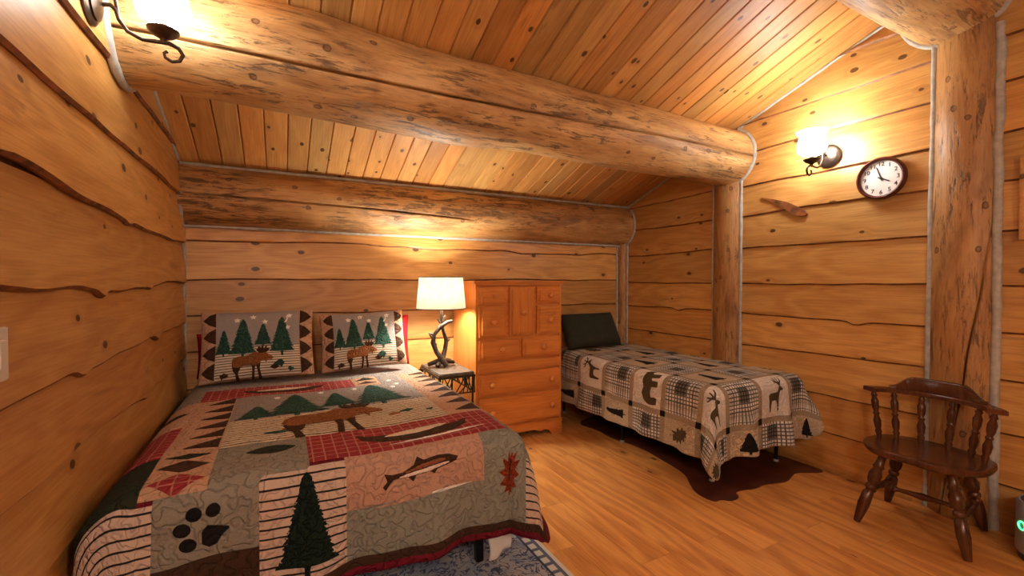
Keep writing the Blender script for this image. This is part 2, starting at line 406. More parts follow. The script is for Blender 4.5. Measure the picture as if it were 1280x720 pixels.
# floor planks along Y
pw = 0.187; rr = random.Random(3); x = XL; 
def plank_mesh(L):
    b = MB().box((L / 2, -0.0075, pw / 2), (L - 0.0012, 0.015, pw - 0.0014), 0.0012)
    return b
while x < XR - 0.01:
    y = YF - rr.random() * 1.1
    w = min(pw, XR - x)
    while y < YB:
        L = 1.22; a = max(y, YF); e = min(y + L, YB); l = e - a
        if l > 0.05:
            b = MB().box((l / 2, -0.0075, w / 2), (l - 0.0006, 0.015, w - 0.0006), 0.0007)
            b.obj('plank', M_floor, floor, frame((x + w, a, 0), (0, 1, 0), (0, 0, 1), (1, 0, 0)) if False else frame((x, a, 0), (0, 1, 0), (0, 0, 1), (1, 0, 0)))
        y += L
    x += pw

# ------------------------------------------------------------------ logs
def log_mesh(name, L, r0, r1, seed, cracks=(), amp=0.05, bulges=(), step=0.03, bow=(0, 0)):
    n = int(L / step); base = list(np.linspace(0, 2 * PI, 44, endpoint=False))
    V = []; F = []
    ths = []
    c = cracks[0] if cracks else None
    offs = base
    if c:
        dense = [-0.07, -0.032, -0.021, 0.0, 0.021, 0.032, 0.07]
        offs = dense + list(np.linspace(0.12, 2 * PI - 0.12, 42))
    m = len(offs)
    for i in range(n + 1):
        x = L * i / n; s = x / L; r = r0 + (r1 - r0) * s
        tc = c['th'](x) if c else 0.0
        oy, oz = bow[0] * math.sin(PI * s), bow[1] * math.sin(PI * s)
        for o in offs:
            th = tc + o
            rad = r * (1 + amp * noise.noise(Vector((x * 1.3, math.cos(th) * 0.9, math.sin(th) * 0.9 + seed * 5))) + amp * 0.25 * noise.noise(Vector((x * 6, math.cos(th) * 3, math.sin(th) * 3 + seed))))
            for bx, bth, bh, bw in bulges:
                dth = math.atan2(math.sin(th - bth), math.cos(th - bth)); rad += bh * math.exp(-((x - bx) / bw) ** 2 - (dth * r / bw * 0.8) ** 2)
            if c and abs(o) < 0.025:
                on = sst(c['x0'], c['x0'] + 0.15, x) * (1 - sst(c['x1'] - 0.3, c['x1'], x))
                rad -= c['d'] * on * (1.0 if o == 0 else 0.8)
            V.append((x, oy + rad * math.cos(th), oz + rad * math.sin(th)))
    for i in range(n):
        for k in range(m): F.append([i * m + k, i * m + (k + 1) % m, (i + 1) * m + (k + 1) % m, (i + 1) * m + k])
    F += [list(range(m))[::-1], [n * m + k for k in range(m)]]
    UV = [(L * i / n, (c['th'](L * i / n) if c else 0.0) * r0 + o * r0) for i in range(n + 1) for o in offs]
    me = mesh(name, V, F, True, UV); return me

def log_at(name, p0, p1, r0, r1, seed, mat, label, **kw):
    p0 = Vector(p0); p1 = Vector(p1); d = (p1 - p0); L = d.length; ex = d.normalized()
    ref = Vector((0, 1, 0)); ez = ex.cross(ref).normalized(); ey = ez.cross(ex)
    o = link(name, log_mesh(name, L, r0, r1, seed, **kw), mat, None, frame(p0, ex, ey, ez))
    return tag(o, label, 'beam' if 'beam' in name else 'post')
# main beam along X  (angle: 0 = +Y away from camera, pi = towards the camera)
log_at('log_beam', (XL - 0.05, 2.40, 2.345), (XR + 0.05, 2.43, 2.300), 0.225, 0.222, 2, M_log, 'thick peeled log beam with long crack crossing the ceiling',
       cracks=[dict(th=lambda x: PI + 0.42 - 0.07 * x + 0.10 * nz1(x * 0.9, 3) + 0.015 * nz1(x * 5, 4), x0=-0.2, x1=4.2, d=0.05)], amp=0.05,
       bulges=[(1.55, PI + 1.15, 0.025, 0.25), (0.75, PI - 1.0, 0.03, 0.3)])
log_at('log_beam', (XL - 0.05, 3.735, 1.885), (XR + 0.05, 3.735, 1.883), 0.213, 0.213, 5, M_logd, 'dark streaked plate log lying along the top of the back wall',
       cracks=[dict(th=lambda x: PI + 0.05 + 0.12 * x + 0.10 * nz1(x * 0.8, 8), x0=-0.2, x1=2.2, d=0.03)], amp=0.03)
log_at('log_beam', (XL - 0.05, 1.05, 2.86), (XR + 0.05, 1.05, 2.85), 0.24, 0.235, 9, M_log, 'ridge log beam at the upper right corner above the wide post', amp=0.06)
log_at('log_post', (3.400, 2.44, 0), (3.400, 2.445, 2.12), 0.172, 0.165, 11, M_post, 'slim log post under the cracked beam behind the patchwork bed', amp=0.05)
log_at('log_post', (3.390, 1.008, 0), (3.390, 1.008, 2.68), 0.168, 0.160, 13, M_post, 'wide log post with a dark crack behind the spindle chair', amp=0.05,
       cracks=[dict(th=lambda x: 1.78 + 0.74 * (min(x, 1.65) - 0.75) + 0.05 * nz1(x * 4, 2), x0=-0.2, x1=1.85, d=0.05)])
log_at('log_post', (3.30, 3.71, 0), (3.30, 3.71, 1.72), 0.075, 0.07, 17, M_post, 'narrow log post in the far corner below the plate log', amp=0.08)

# ------------------------------------------------------------------ caulk lines
tn = [0]
def caulk(pts, r=0.012, wob=0.003):
    tn[0] += 1; P = []
    for a, b in zip(pts[:-1], pts[1:]):
        a = Vector(a); b = Vector(b); n = max(1, int((b - a).length / 0.06))
        for i in range(n): P.append(a.lerp(b, i / n))
    P.append(Vector(pts[-1]))
    P = [p + Vector((nz1(p.x * 9 + p.z * 7 + p.y * 8, tn[0]), nz1(p.x * 9 + p.z * 7 + p.y * 8, tn[0] + 30), nz1(p.x * 9 + p.z * 7 + p.y * 8, tn[0] + 60))) * wob for p in P]
    return tag(MB().tube(P, [r * (1 + 0.25 * nz1(i * 0.7, tn[0])) for i in range(len(P))], 8).obj('trim_%d' % tn[0], M_caulk, smooth=True), kind='structure')
caulk([(XL + .02, YB - .03, 0), (XL + .02, YB - .03, 1.67), (XL + .03, YB - .18, 1.75), (XL + .03, YB - .2, 1.92), (XL + .02, YB - .12, 2.04)], 0.016)
caulk([(XL + .02, YB - .118, 2.075), (XR - .02, YB - .118, 2.073)], 0.013)
caulk([(XL + .02, YB - .045, 1.672), (XR - .05, YB - .045, 1.668)], 0.012)
caulk([(XL + .015, YB - .15, ceil_z(YB - .15) - .008), (XL + .015, 2.6, ceil_z(2.6) - .008)], 0.012)
caulk([(XL + .015, 2.25, ceil_z(2.25) - .008), (XL + .015, 1.2, ceil_z(1.2) - .008)], 0.012)
caulk([(XR - .015, YB - .1, ceil_z(YB - .1) - .008), (XR - .015, 2.55, ceil_z(2.55) - .008)], 0.011)
caulk([(XR - .015, 2.36, ceil_z(2.36) - .008), (XR - .015, 1.2, ceil_z(1.2) - .008)], 0.011)
def arc(cx, cy, cz, r, a0, a1, n=16): return [(cx, cy + r * math.cos(a0 + (a1 - a0) * i / n), cz + r * math.sin(a0 + (a1 - a0) * i / n)) for i in range(n + 1)]
caulk(arc(XR - .03, 2.43, 2.30, 0.229, PI * 0.62, PI * 1.95, 22), 0.014)
caulk(arc(XL + .035, 2.40, 2.345, 0.232, PI * 0.62, PI * 1.98, 22), 0.016)
caulk(arc(XR - .03, 1.05, 2.85, 0.243, PI * 0.9, PI * 2.1, 22), 0.016)
caulk([(XR - .03, 2.315, 0), (XR - .03, 2.315, 2.1)], 0.013)
caulk([(XR - .03, 2.570, 0), (XR - .03, 2.570, 2.1)], 0.012)
caulk([(XR - .03, 1.143, 0), (XR - .03, 1.135, 2.63)], 0.015)
caulk([(XR - .03, 0.868, 0), (XR - .03, 0.875, 2.63)], 0.02, 0.008)
caulk([(XR - .03, YB - .115, 0), (XR - .03, YB - .115, 1.68)], 0.011)
caulk([(XR - .10, YB - .03, 0.5), (XR - .10, YB - .03, 1.68)], 0.011)
caulk(arc(XR - .03, 3.735, 1.885, 0.218, PI * 0.75, PI * 1.5, 14), 0.012)
# baseboards
tag(MB().box((XR - 0.038, (1.2 + 2.3) / 2, 0.012), (0.02, 1.1, 0.024), 0.004).obj('baseboard_right', M_wall), kind='structure')

# ------------------------------------------------------------------ cloth on surfaces
def surf_point(S, u, v, off):
    e = 0.004
    p = S(u, v)
    if off == 0.0: return p
    n = (S(u + e, v) - S(u - e, v)).cross(S(u, v + e) - S(u, v - e))
    n = n.normalized() if n.length > 1e-12 else Vector((0, 0, 1))
    return p + n * off

def patch(name, S, u0, u1, v0, v1, mat, parent, off=0.004, puff=0.004, res=0.018, uv_fn=None):
    nu = max(2, int(abs(u1 - u0) / res)); nv = max(2, int(abs(v1 - v0) / res)); V = []; UV = []
    for i in range(nu + 1):
        for j in range(nv + 1):
            u = u0 + (u1 - u0) * i / nu; v = v0 + (v1 - v0) * j / nv
            d = min(u - u0, u1 - u, v - v0, v1 - v)
            V.append(surf_point(S, u, v, off + puff * max(0.0, min(1.0, d / 0.014)) ** 0.6)); UV.append((u, v) if uv_fn is None else uv_fn(u, v))
    k = nv + 1
    F = [[i * k + j, (i + 1) * k + j, (i + 1) * k + j + 1, i * k + j + 1] for i in range(nu) for j in range(nv)]
    return link(name, mesh(name, V, F, True, UV), mat, parent)

def in_poly(px, py, poly):
    c = np.zeros(px.shape, bool); n = len(poly)
    for i in range(n):
        x1, y1 = poly[i]; x2, y2 = poly[i - 1]
        if y1 == y2: continue
        c ^= ((y1 > py) != (y2 > py)) & (px < (x2 - x1) * (py - y1) / (y2 - y1) + x1)
    return c
def nearest(p, poly):
    best = None
    for i in range(len(poly)):
        a = np.array(poly[i - 1]); b = np.array(poly[i]); d = b - a; L = d.dot(d)
        t = 0 if L == 0 else max(0, min(1, (p - a).dot(d) / L)); q = a + d * t; e = (q - p).dot(q - p)
        if best is None or e < best[0]: best = (e, q)
    return best
def applique(name, S, poly, mat, parent, off=0.011, res=0.008):
    P = np.array(poly); lo = P.min(0); hi = P.max(0)
    nx = max(2, int((hi[0] - lo[0]) / res) + 1); ny = max(2, int((hi[1] - lo[1]) / res) + 1)
    dx = (hi[0] - lo[0]) / nx; dy = (hi[1] - lo[1]) / ny
    cx, cy = np.meshgrid(lo[0] + (np.arange(nx) + .5) * dx, lo[1] + (np.arange(ny) + .5) * dy, indexing='ij')
    ins = in_poly(cx, cy, poly); ids = {}; V = []; UV = []; F = []; cnt = {}
    for i, j in zip(*np.nonzero(ins)):
        for q in ((i, j), (i + 1, j), (i + 1, j + 1), (i, j + 1)): cnt[q] = cnt.get(q, 0) + 1
    def vid(i, j):
        if (i, j) not in ids:
            p = np.array([lo[0] + i * dx, lo[1] + j * dy]); edge = cnt[(i, j)] < 4
            if edge:
                e, q = nearest(p, poly)
                if e < (1.2 * res) ** 2: p = q
            ids[(i, j)] = len(V); V.append(surf_point(S, p[0], p[1], off * (0.72 if edge else 1.0))); UV.append((p[0], p[1]))
        return ids[(i, j)]
    for i, j in zip(*np.nonzero(ins)): F.append([vid(i, j), vid(i + 1, j), vid(i + 1, j + 1), vid(i, j + 1)])
    if not F: return None
    return link(name, mesh(name, V, F, True, UV), mat, parent)

def fit(poly, u, v, w, h, rot=0, flip=False):
    out = []
    for x, y in poly:
        if flip: x = 1 - x
        X, Y = (x - .5) * w, (y - .5) * h
        if rot: X, Y = X * math.cos(rot) - Y * math.sin(rot), X * math.sin(rot) + Y * math.cos(rot)
        out.append((u + X, v + Y))
    return out
def pine_poly(n=9, seed=0, jag=0.5):
    r = random.Random(seed); L = []; R = []
    for i in range(n):
        t = i / n; w = 0.06 + 0.44 * (i + 1) / n; y = 1 - (i + 1) / n * 0.88
        L.append((0.5 - w * r.uniform(.88, 1.0), y)); L.append((0.5 - w * jag, y + 0.018))
        R.append((0.5 + w * r.uniform(.88, 1.0), y)); R.append((0.5 + w * jag, y + 0.018))
    L[-1] = (0.46, 0.11); R[-1] = (0.54, 0.11)
    return [(0.5, 1.0)] + R + [(0.54, 0.0), (0.46, 0.0)] + L[::-1]
MOOSE = [(.01, .46), (.04, .60), (.14, .66), (.30, .66), (.42, .68), (.50, .76), (.58, .76), (.68, .70), (.78, .72), (.88, .66), (.98, .57), (.97, .50), (.90, .50), (.84, .50), (.82, .40), (.78, .48), (.70, .48), (.66, .38), (.58, .34), (.46, .36), (.30, .36), (.22, .34), (.14, .32), (.05, .34)]
MOOSE_LEGS = [[(.02, .40), (.05, .24), (.10, .16), (.12, .0), (.20, .0), (.16, .18), (.20, .26), (.22, .38)], [(.46, .42), (.49, .26), (.47, .0), (.53, .0), (.55, .26), (.56, .40)], [(.56, .42), (.60, .26), (.64, .0), (.71, .0), (.66, .26), (.68, .44)]]
ANTLER = [(.66, .70), (.60, .78), (.55, .90), (.61, .86), (.63, .97), (.69, .86), (.73, .98), (.76, .85), (.83, .97), (.83, .84), (.92, .88), (.86, .76), (.76, .68)]
STAR = [(0.5 + (0.5 if i % 2 == 0 else 0.2) * math.sin(i * PI / 5), 0.5 + (0.5 if i % 2 == 0 else 0.2) * math.cos(i * PI / 5)) for i in range(10)]
MOON = [(0.5 + 0.5 * math.cos(a), 0.5 + 0.5 * math.sin(a)) for a in np.linspace(-1.9, 1.9, 14)] + [(0.28 + 0.44 * math.cos(a), 0.5 + 0.36 * math.sin(a)) for a in np.linspace(1.45, -1.45, 12)]
FISH = [(.0, .25), (.06, .42), (.03, .72), (.12, .62), (.25, .60), (.40, .74), (.46, .98), (.54, .80), (.72, .82), (.88, .76), (1.0, .60), (.96, .48), (.84, .40), (.70, .34), (.66, .20), (.60, .34), (.42, .34), (.38, .12), (.32, .36), (.14, .42), (.08, .26), (.03, .08)]
FISH_BELLY = [(.14, .44), (.34, .38), (.6, .36), (.8, .43), (.95, .52), (.75, .54), (.5, .53), (.3, .53)]
FISH_SIDE = [(.14, .53), (.3, .54), (.5, .54), (.75, .55), (.90, .62), (.75, .70), (.5, .70), (.3, .61)]
OAK = [(.5, 0), (.46, .14), (.28, .10), (.34, .24), (.08, .26), (.26, .42), (.0, .52), (.24, .60), (.06, .82), (.32, .74), (.30, .98), (.46, .84), (.5, 1.0), (.56, .84), (.72, .98), (.68, .74), (.95, .82), (.76, .60), (1.0, .52), (.74, .42), (.92, .26), (.66, .24), (.72, .10), (.54, .14)]
LEAF = [(.0, .5), (.12, .42), (.3, .22), (.5, .10), (.7, .14), (.86, .30), (1.0, .55), (.85, .72), (.65, .86), (.45, .88), (.25, .76), (.1, .58)]
DEER = [(.20, .0), (.25, .0), (.28, .22), (.32, .33), (.50, .33), (.54, .20), (.54, .0), (.59, .0), (.60, .22), (.63, .38), (.68, .52), (.72, .60), (.82, .60), (.86, .65), (.78, .71), (.72, .73), (.66, .70), (.62, .62), (.56, .56), (.36, .56), (.24, .56), (.16, .50), (.18, .36), (.18, .2)]
DEER_ANT = [(.70, .72), (.64, .80), (.52, .84), (.48, .94), (.51, .94), (.55, .88), (.60, .86), (.58, .98), (.61, .98), (.65, .86), (.69, .82), (.72, .98), (.75, .98), (.74, .82), (.82, .88), (.86, .98), (.89, .97), (.86, .85), (.77, .78), (.74, .72)]
BEAR = [(.04, .0), (.20, .0), (.22, .10), (.20, .28), (.32, .32), (.48, .28), (.50, .0), (.64, .0), (.65, .10), (.64, .26), (.70, .34), (.74, .0), (.86, .0), (.86, .1), (.82, .36), (.88, .42), (1.0, .38), (1.0, .48), (.94, .60), (.86, .66), (.84, .72), (.78, .68), (.62, .72), (.44, .66), (.26, .74), (.10, .66), (.02, .48), (.0, .3)]
CANOE = [(.0, .75), (.06, .35), (.2, .12), (.5, .03), (.8, .12), (.94, .35), (1.0, .75), (.9, .58), (.7, .48), (.5, .45), (.3, .48), (.1, .58)]
def blob(n=14, seed=0, j=0.08):
    r = random.Random(seed); return [(.5 + (.5 - r.random() * j) * math.cos(2 * PI * i / n), .5 + (.5 - r.random() * j) * math.sin(2 * PI * i / n)) for i in range(n)]

# ------------------------------------------------------------------ drape surface
def bend(d, R):
    if d < R * PI / 2: return R * math.sin(d / R), R * (1 - math.cos(d / R))
    return R, R + d - R * PI / 2
def make_drape(xL, xR, yF, z0, RL, RR, RF, wave=0.02, per=0.36, seed=1, flare=0.3, pcorner=3.6, waveL=0.0, lean=0.04, leanR=None, lim=None, cr0=0.2, xmin=None):
    leanR = lean if leanR is None else leanR
    def S(u, v):
        dl = max(0.0, xL - u); dr = max(0.0, u - xR); dv = max(0.0, yF - v)
        x = min(max(u, xL), xR); y = max(v, yF); z = z0
        if lim is not None:
            D1 = lim[0] if dl > 0 else lim[1]; cr = min(cr0, D1, lim[2]); a = max(dl, dr) - (D1 - cr); b_ = dv - (lim[2] - cr)
            if a > 0 and b_ > 0 and math.hypot(a, b_) > cr:
                f = cr / math.hypot(a, b_); a *= f; b_ *= f; dv = lim[2] - cr + b_
                if dl > 0: dl = D1 - cr + a
                else: dr = D1 - cr + a
        du = dl if dl > 0 else dr; sg = -1.0 if dl > 0 else 1.0
        if du > 0 or dv > 0:
            h = math.hypot(du, dv); cx, cy = du / h, dv / h
            Rs = RL if dl > 0 else RR
            R = RF * cy * cy + Rs * cx * cx
            d = (du ** pcorner + dv ** pcorner) ** (1 / pcorner)
            o, dr_ = bend(d, R)
            wv = wave * cy + (waveL if dl > 0 else wave) * cx
            s = (x * 1.0 - y) + (u - x) * sg * 0.35 + (v - y) * 0.0 + math.atan2(du, dv) * 0.12
            k = sst(0.05, 0.40, dr_)
            o += k * (wv * math.sin(2 * PI * s / per + seed) + 0.5 * wv * math.sin(2 * PI * s / (per * 0.53) + seed * 2.3)) + ((leanR * (1 - sst(1.9, 2.5, v)) if dr > 0 else lean) * cx + lean * cy) * dr_ * (1 if wv > 0 else 0.2)
            o += (0.0 if dl > 0 and xmin is not None else flare) * min(du, dv)
            x += sg * cx * o; y -= cy * o; z -= dr_
        z += 0.007 * noise.noise(Vector((u * 3.1, v * 3.1, seed))) + 0.003 * noise.noise(Vector((u * 9, v * 9, seed + 4)))
        z += 0.012 * noise.noise(Vector((u * 1.6, v * 1.1, seed + 9)))
        if xmin is not None: x = max(x, xmin)
        return Vector((x, y, z))
    return S

# fabrics
F_tan = fabric('peach_cotton', (0.50, 0.30, 0.19)); F_pink = fabric('dusty_pink_cotton', (0.47, 0.28, 0.20))
F_grey = fabric('warm_grey_cotton', (0.30, 0.26, 0.235)); F_greyP = fabric('grey_sham_cotton', (0.30, 0.26, 0.25), 0.12, 20, 0.2); F_olive = fabric('olive_grey_cotton', (0.25, 0.225, 0.18)); F_sage = fabric('sage_grey_cotton', (0.24, 0.24, 0.20))
F_brown = fabric('dark_brown_cotton', (0.055, 0.026, 0.015)); F_green = fabric('forest_green_cotton', (0.022, 0.050, 0.038), 0.35); F_dgreen = fabric('dark_green_cotton', (0.022, 0.027, 0.017))
F_pine = fabric('pine_applique', (0.030, 0.085, 0.062), 0.5, 40, 1.0); F_dpine = fabric('dark_pine_applique', (0.010, 0.020, 0.014), 0.5, 40, 1.0)
F_moose = fabric('rust_brown_applique', (0.26, 0.095, 0.030), 0.4, 40, 0.8); F_mdark = fabric('umber_applique', (0.06, 0.025, 0.012), 0.3, 40, 0.8)
F_cream = fabric('cream_applique', (0.70, 0.55, 0.40)); F_white = fabric('white_applique', (0.80, 0.76, 0.70)); F_burg = fabric('burgundy_binding', (0.16, 0.010, 0.022))
F_rust = fabric('rust_red_leaf', (0.28, 0.045, 0.02), 0.35, 60, 1.0); F_black = fabric('black_applique', (0.012, 0.010, 0.010)); F_red = plaid_red('red_plaid')
F_stripeA = striped('pale_stripe', (0.56, 0.42, 0.34), (0.015, 0.012, 0.012), 0.032, 0.20, 0.002)
F_stripeF = striped('fine_wavy_stripe', (0.62, 0.50, 0.36), (0.10, 0.06, 0.035), 0.026, 0.24, 0.010)
F_stripeP = striped('pillow_stripe', (0.62, 0.52, 0.40), (0.05, 0.035, 0.025), 0.0165, 0.28, 0.001, 0.2)
F_fishb = fabric('fish_brown', (0.05, 0.022, 0.012), 0.3, 60, 0.6); F_fishs = fabric('fish_rust', (0.26, 0.09, 0.04), 0.3, 60, 0.5); F_fishw = fabric('fish_belly', (0.78, 0.66, 0.58), 0.2, 60, 0.5)
F_redpil = fabric('red_pillow_cotton', (0.30, 0.012, 0.018), 0.1, 9, 0.1); F_sheet = fabric('white_sheet', (0.72, 0.70, 0.68), 0.04, 6, 0.2)

def quilt_base(name, S, u0, u1, v0, v1, mat, parent, thick=0.007, res=0.02):
    nu = int((u1 - u0) / res); nv = int((v1 - v0) / res); k = nv + 1; V = []; UV = []
    for off in (0.001, -thick):
        for i in range(nu + 1):
            for j in range(nv + 1):
                u = u0 + (u1 - u0) * i / nu; v = v0 + (v1 - v0) * j / nv
                V.append(surf_point(S, u, v, off)); UV.append((u, v))
    o = (nu + 1) * k
    F = [[i * k + j, (i + 1) * k + j, (i + 1) * k + j + 1, i * k + j + 1] for i in range(nu) for j in range(nv)]
    F += [[q + o for q in f][::-1] for f in F]
    ring = [i * k for i in range(nu + 1)] + [nu * k + j for j in range(1, k)] + [i * k + nv for i in range(nu - 1, -1, -1)] + [j for j in range(nv - 1, 0, -1)]
    F += [[ring[i], ring[i - 1], ring[i - 1] + o, ring[i] + o] for i in range(len(ring))]
    return link(name, mesh(name, V, F, True, UV), mat, parent)

# ================================================================== double bed
bedA = empty('double_bed', (0.21, 2.74, 0)); tag(bedA, 'double bed with black metal frame under the moose patchwork quilt', 'bed')
def w2(o): return Matrix.Translation(-Vector(o.location))
AT = w2(bedA)
MB().box((0.21, 2.74, 0.475), (1.30, 1.86, 0.25), 0.05).obj('mattress', F_sheet, bedA, AT, True)
MB().box((0.21, 2.74, 0.315), (1.30, 1.86, 0.06), 0.01).obj('platform', M_iron, bedA, AT)
for lx, ly in ((-0.40, 1.86), (0.80, 1.86), (-0.40, 2.75), (0.80, 2.75), (-0.40, 3.6), (0.80, 3.6)):
    z_ = 0.0097 if ly < 2.0 else 0.0; MB().box((lx, ly, (0.295 + z_) / 2), (0.035, 0.035, 0.295 - z_), 0.004).obj('leg', M_iron, bedA, AT)
SA = make_drape(-0.40, 0.885, 1.80, 0.622, 0.15, 0.07, 0.07, wave=0.020, per=0.42, seed=2.2, flare=0.22, lean=0.05, leanR=0.24, lim=(0.40, 0.475, 0.465), cr0=0.16, xmin=-0.545)
qA = empty('moose_quilt', (0.25, 2.3, 0)); tag(qA, 'patchwork quilt with moose, pines, fish and paw print on the double bed', 'quilt')
def child(o, e):
    if o is not None: o.matrix_local = Matrix.Translation(-Vector(e.location)) @ o.matrix_local
    return o
_patch, _app, _qb = patch, applique, quilt_base
class Quilt:
    def __init__(s, e, S): s.e = e; s.S = S
    def p(s, u0, u1, v0, v1, mat, name='patch', **k): return child(_patch(name, s.S, u0, u1, v0, v1, mat, s.e, **k), s.e)
    def a(s, poly, mat, on, name, **k): return _app(name, s.S, poly, mat, on, **k)      # sub-part of a patch (same frame)
    def base(s, *a, **k): return child(_qb('backing', s.S, *a, s.e, **k), s.e)
QA = Quilt(qA, SA)
UL, UR_, VF0 = -0.80, 1.36, 1.335
QA.base(UL, UR_, VF0, 3.62, F_burg)
def tri_col(Q, u0, u1, v0, v1, n, tip_left, mat_bg, mat_fg, nm='triangle'):
    p = Q.p(u0, u1, v0, v1, mat_bg); h = (v1 - v0) / n
    for i in range(n):
        a, b = v0 + i * h + 0.08 * h, v0 + (i + 1) * h - 0.06 * h
        pts = [(u1 - .004, a), (u1 - .004, b), (u0 + .25 * (u1 - u0), (a * .75 + b * .25))] if tip_left else [(u0 + .004, a), (u0 + .004, b), (u0 + .85 * (u1 - u0), (a * .8 + b * .2))]
        Q.a(pts, mat_fg, p, nm, res=0.012)
    return p
def moose(Q, p, u, v, w, h, off=0.012, res=0.009):
    Q.a(fit(ANTLER, u, v, w, h), F_mdark, p, 'moose_antler', off=off - .002, res=res)
    for l in MOOSE_LEGS: Q.a(fit(l, u, v, w, h), F_mdark, p, 'moose_leg', off=off - .001, res=res)
    Q.a(fit(MOOSE, u, v, w, h), F_moose, p, 'moose_body', off=off + .001, res=res)
# top of the bed
sky = QA.p(-0.22, 0.73, 2.47, 2.945, F_grey); gnd = QA.p(-0.22, 0.73, 2.08, 2.47, F_stripeF)
for i, (cu, w, b, t) in enumerate([(-0.11, .20, 2.43, 2.70), (0.07, .32, 2.42, 2.90), (0.28, .22, 2.50, 2.84), (0.50, .34, 2.44, 2.93)]):
    QA.a(fit(pine_poly(9, i, .62), cu, (b + t) / 2, w, t - b), F_pine, sky, 'pine_tree', off=0.012)
for cu, cv in ((-0.02, 2.84), (0.21, 2.88), (0.40, 2.87), (0.62, 2.80), (0.66, 2.88)): QA.a(fit(STAR, cu, cv, .05, .08), F_white, sky, 'star', res=0.006)
moose(QA, gnd, 0.235, 2.315, 0.48, 0.50, 0.014)
QA.a(fit(LEAF, -.02, 2.18, .14, .05), F_pine, gnd, 'pine_sprig'); QA.a(fit(LEAF, .03, 2.21, .09, .04), F_moose, gnd, 'pine_cone')
QA.a(fit(blob(12, 3, .35), .56, 2.26, .13, .08), F_pine, gnd, 'pine_sprig'); QA.a(fit(LEAF, .50, 2.24, .08, .05), F_moose, gnd, 'pine_cone'); QA.a(fit(blob(12, 4, .35), .68, 2.22, .06, .06), F_pine, gnd, 'pine_sprig')
tri_col(QA, -0.40, -0.22, 2.08, 2.945, 6, True, F_tan, F_brown)
tri_col(QA, 0.73, 0.915, 2.08, 2.945, 6, True, F_tan, F_brown)
dia = QA.p(-0.40, -0.22, 1.745, 2.08, F_tan)
for cv, hh, mt in ((1.805, .13, F_red), (1.935, .115, F_brown), (2.03, .06, F_dgreen)): QA.a([(-.39, cv), (-.31, cv - hh / 2), (-.23, cv), (-.31, cv + hh / 2)], mt, dia, 'diamond')
lf = QA.p(-0.22, 0.09, 1.745, 2.08, F_olive); QA.a(fit(LEAF, -.04, 1.97, .19, .11), F_dgreen, lf, 'leaf')
rs = QA.p(0.09, 0.915, 1.79, 2.08, F_red)
QA.a(fit(CANOE, .53, 1.95, .52, .20), F_brown, rs, 'canoe'); QA.a(fit(LEAF, .52, 1.94, .34, .07, .12), F_cream, rs, 'paddle', off=.014); QA.a(fit(LEAF, .60, 1.845, .5, .022, .05), F_white, rs, 'ripple', off=.013)
rt_ = QA.p(-0.40, 0.42, 2.945, 3.20, F_red)
QA.a(fit(CANOE, .02, 3.06, .46, .17), F_brown, rt_, 'canoe'); QA.a(fit(LEAF, .0, 3.05, .34, .06, .1), F_cream, rt_, 'paddle', off=.014)
t2 = QA.p(0.42, 0.58, 2.945, 3.20, F_tan); QA.a([(.43, 2.98), (.57, 3.0), (.5, 3.07)], F_brown, t2, 'triangle'); QA.a([(.43, 3.09), (.57, 3.1), (.5, 3.18)], F_dgreen, t2, 'triangle')
QA.p(-0.40, 0.915, 3.20, 3.60, F_grey)
gs = QA.p(0.58, 0.73, 2.945, 3.20, F_grey); QA.a(fit(STAR, .64, 3.02, .06, .09), F_white, gs, 'star', res=.007); 
tri_col(QA, 0.73, 0.915, 2.945, 3.20, 2, True, F_tan, F_brown)
# foot drop (v decreasing = downwards)
paw = QA.p(-0.36, -0.07, 1.535, 1.745, F_olive)
QA.p(-0.36, -0.22, 1.64, 1.73, F_olive) if False else None
for (a, b, w, h) in ((-.283, 1.637, .050, .044), (-.252, 1.680, .046, .046), (-.200, 1.684, .042, .046), (-.268, 1.588, .050, .042)):
    QA.a(fit(blob(14, 1, .02), a, b, w, h, -.5), F_black, paw, 'paw_toe', res=.006)
QA.a([(-.232, 1.580), (-.212, 1.566), (-.190, 1.572), (-.175, 1.598), (-.150, 1.622), (-.185, 1.632), (-.215, 1.640), (-.232, 1.622)], F_black, paw, 'paw_pad', res=.006)
QA.p(-0.36, -0.07, 1.40, 1.535, F_brown)
tr = QA.p(-0.07, 0.21, 1.40, 1.775, F_stripeA)
QA.a(fit(pine_poly(16, 5, .72), .078, 1.577, .215, .345), F_dpine, tr, 'pine_tree', res=.006, off=.013)
fp = QA.p(0.21, 0.765, 1.59, 1.79, F_pink)
QA.a(fit(FISH, .494, 1.688, .31, .100, .07), F_fishb, fp, 'fish_body', res=.005, off=.012)
QA.a(fit(FISH_SIDE, .494, 1.688, .31, .100, .07), F_fishs, fp, 'fish_side', res=.005, off=.0150); QA.a(fit(FISH_BELLY, .494, 1.688, .31, .100, .07), F_fishw, fp, 'fish_belly', res=.005, off=.0150)
fg = QA.p(0.21, 0.765, 1.40, 1.59, F_sage); QA.a(fit(LEAF, .45, 1.588, .34, .016, .05), F_pink, fg, 'ripple', off=.012); QA.a(fit(LEAF, .58, 1.592, .26, .014, .02), F_white, fg, 'ripple', off=.013)
ok = QA.p(0.765, 1.0, 1.40, 1.79, F_sage); QA.a(fit(OAK, .892, 1.595, .125, .20, -.15), F_rust, ok, 'oak_leaf', res=.006, off=.013)
QA.a(fit(LEAF, .892, 1.595, .012, .19, -.15), F_mdark, ok, 'leaf_vein', res=.004, off=.0165)
QA.p(-0.72, 1.25, 1.365, 1.40, F_brown)
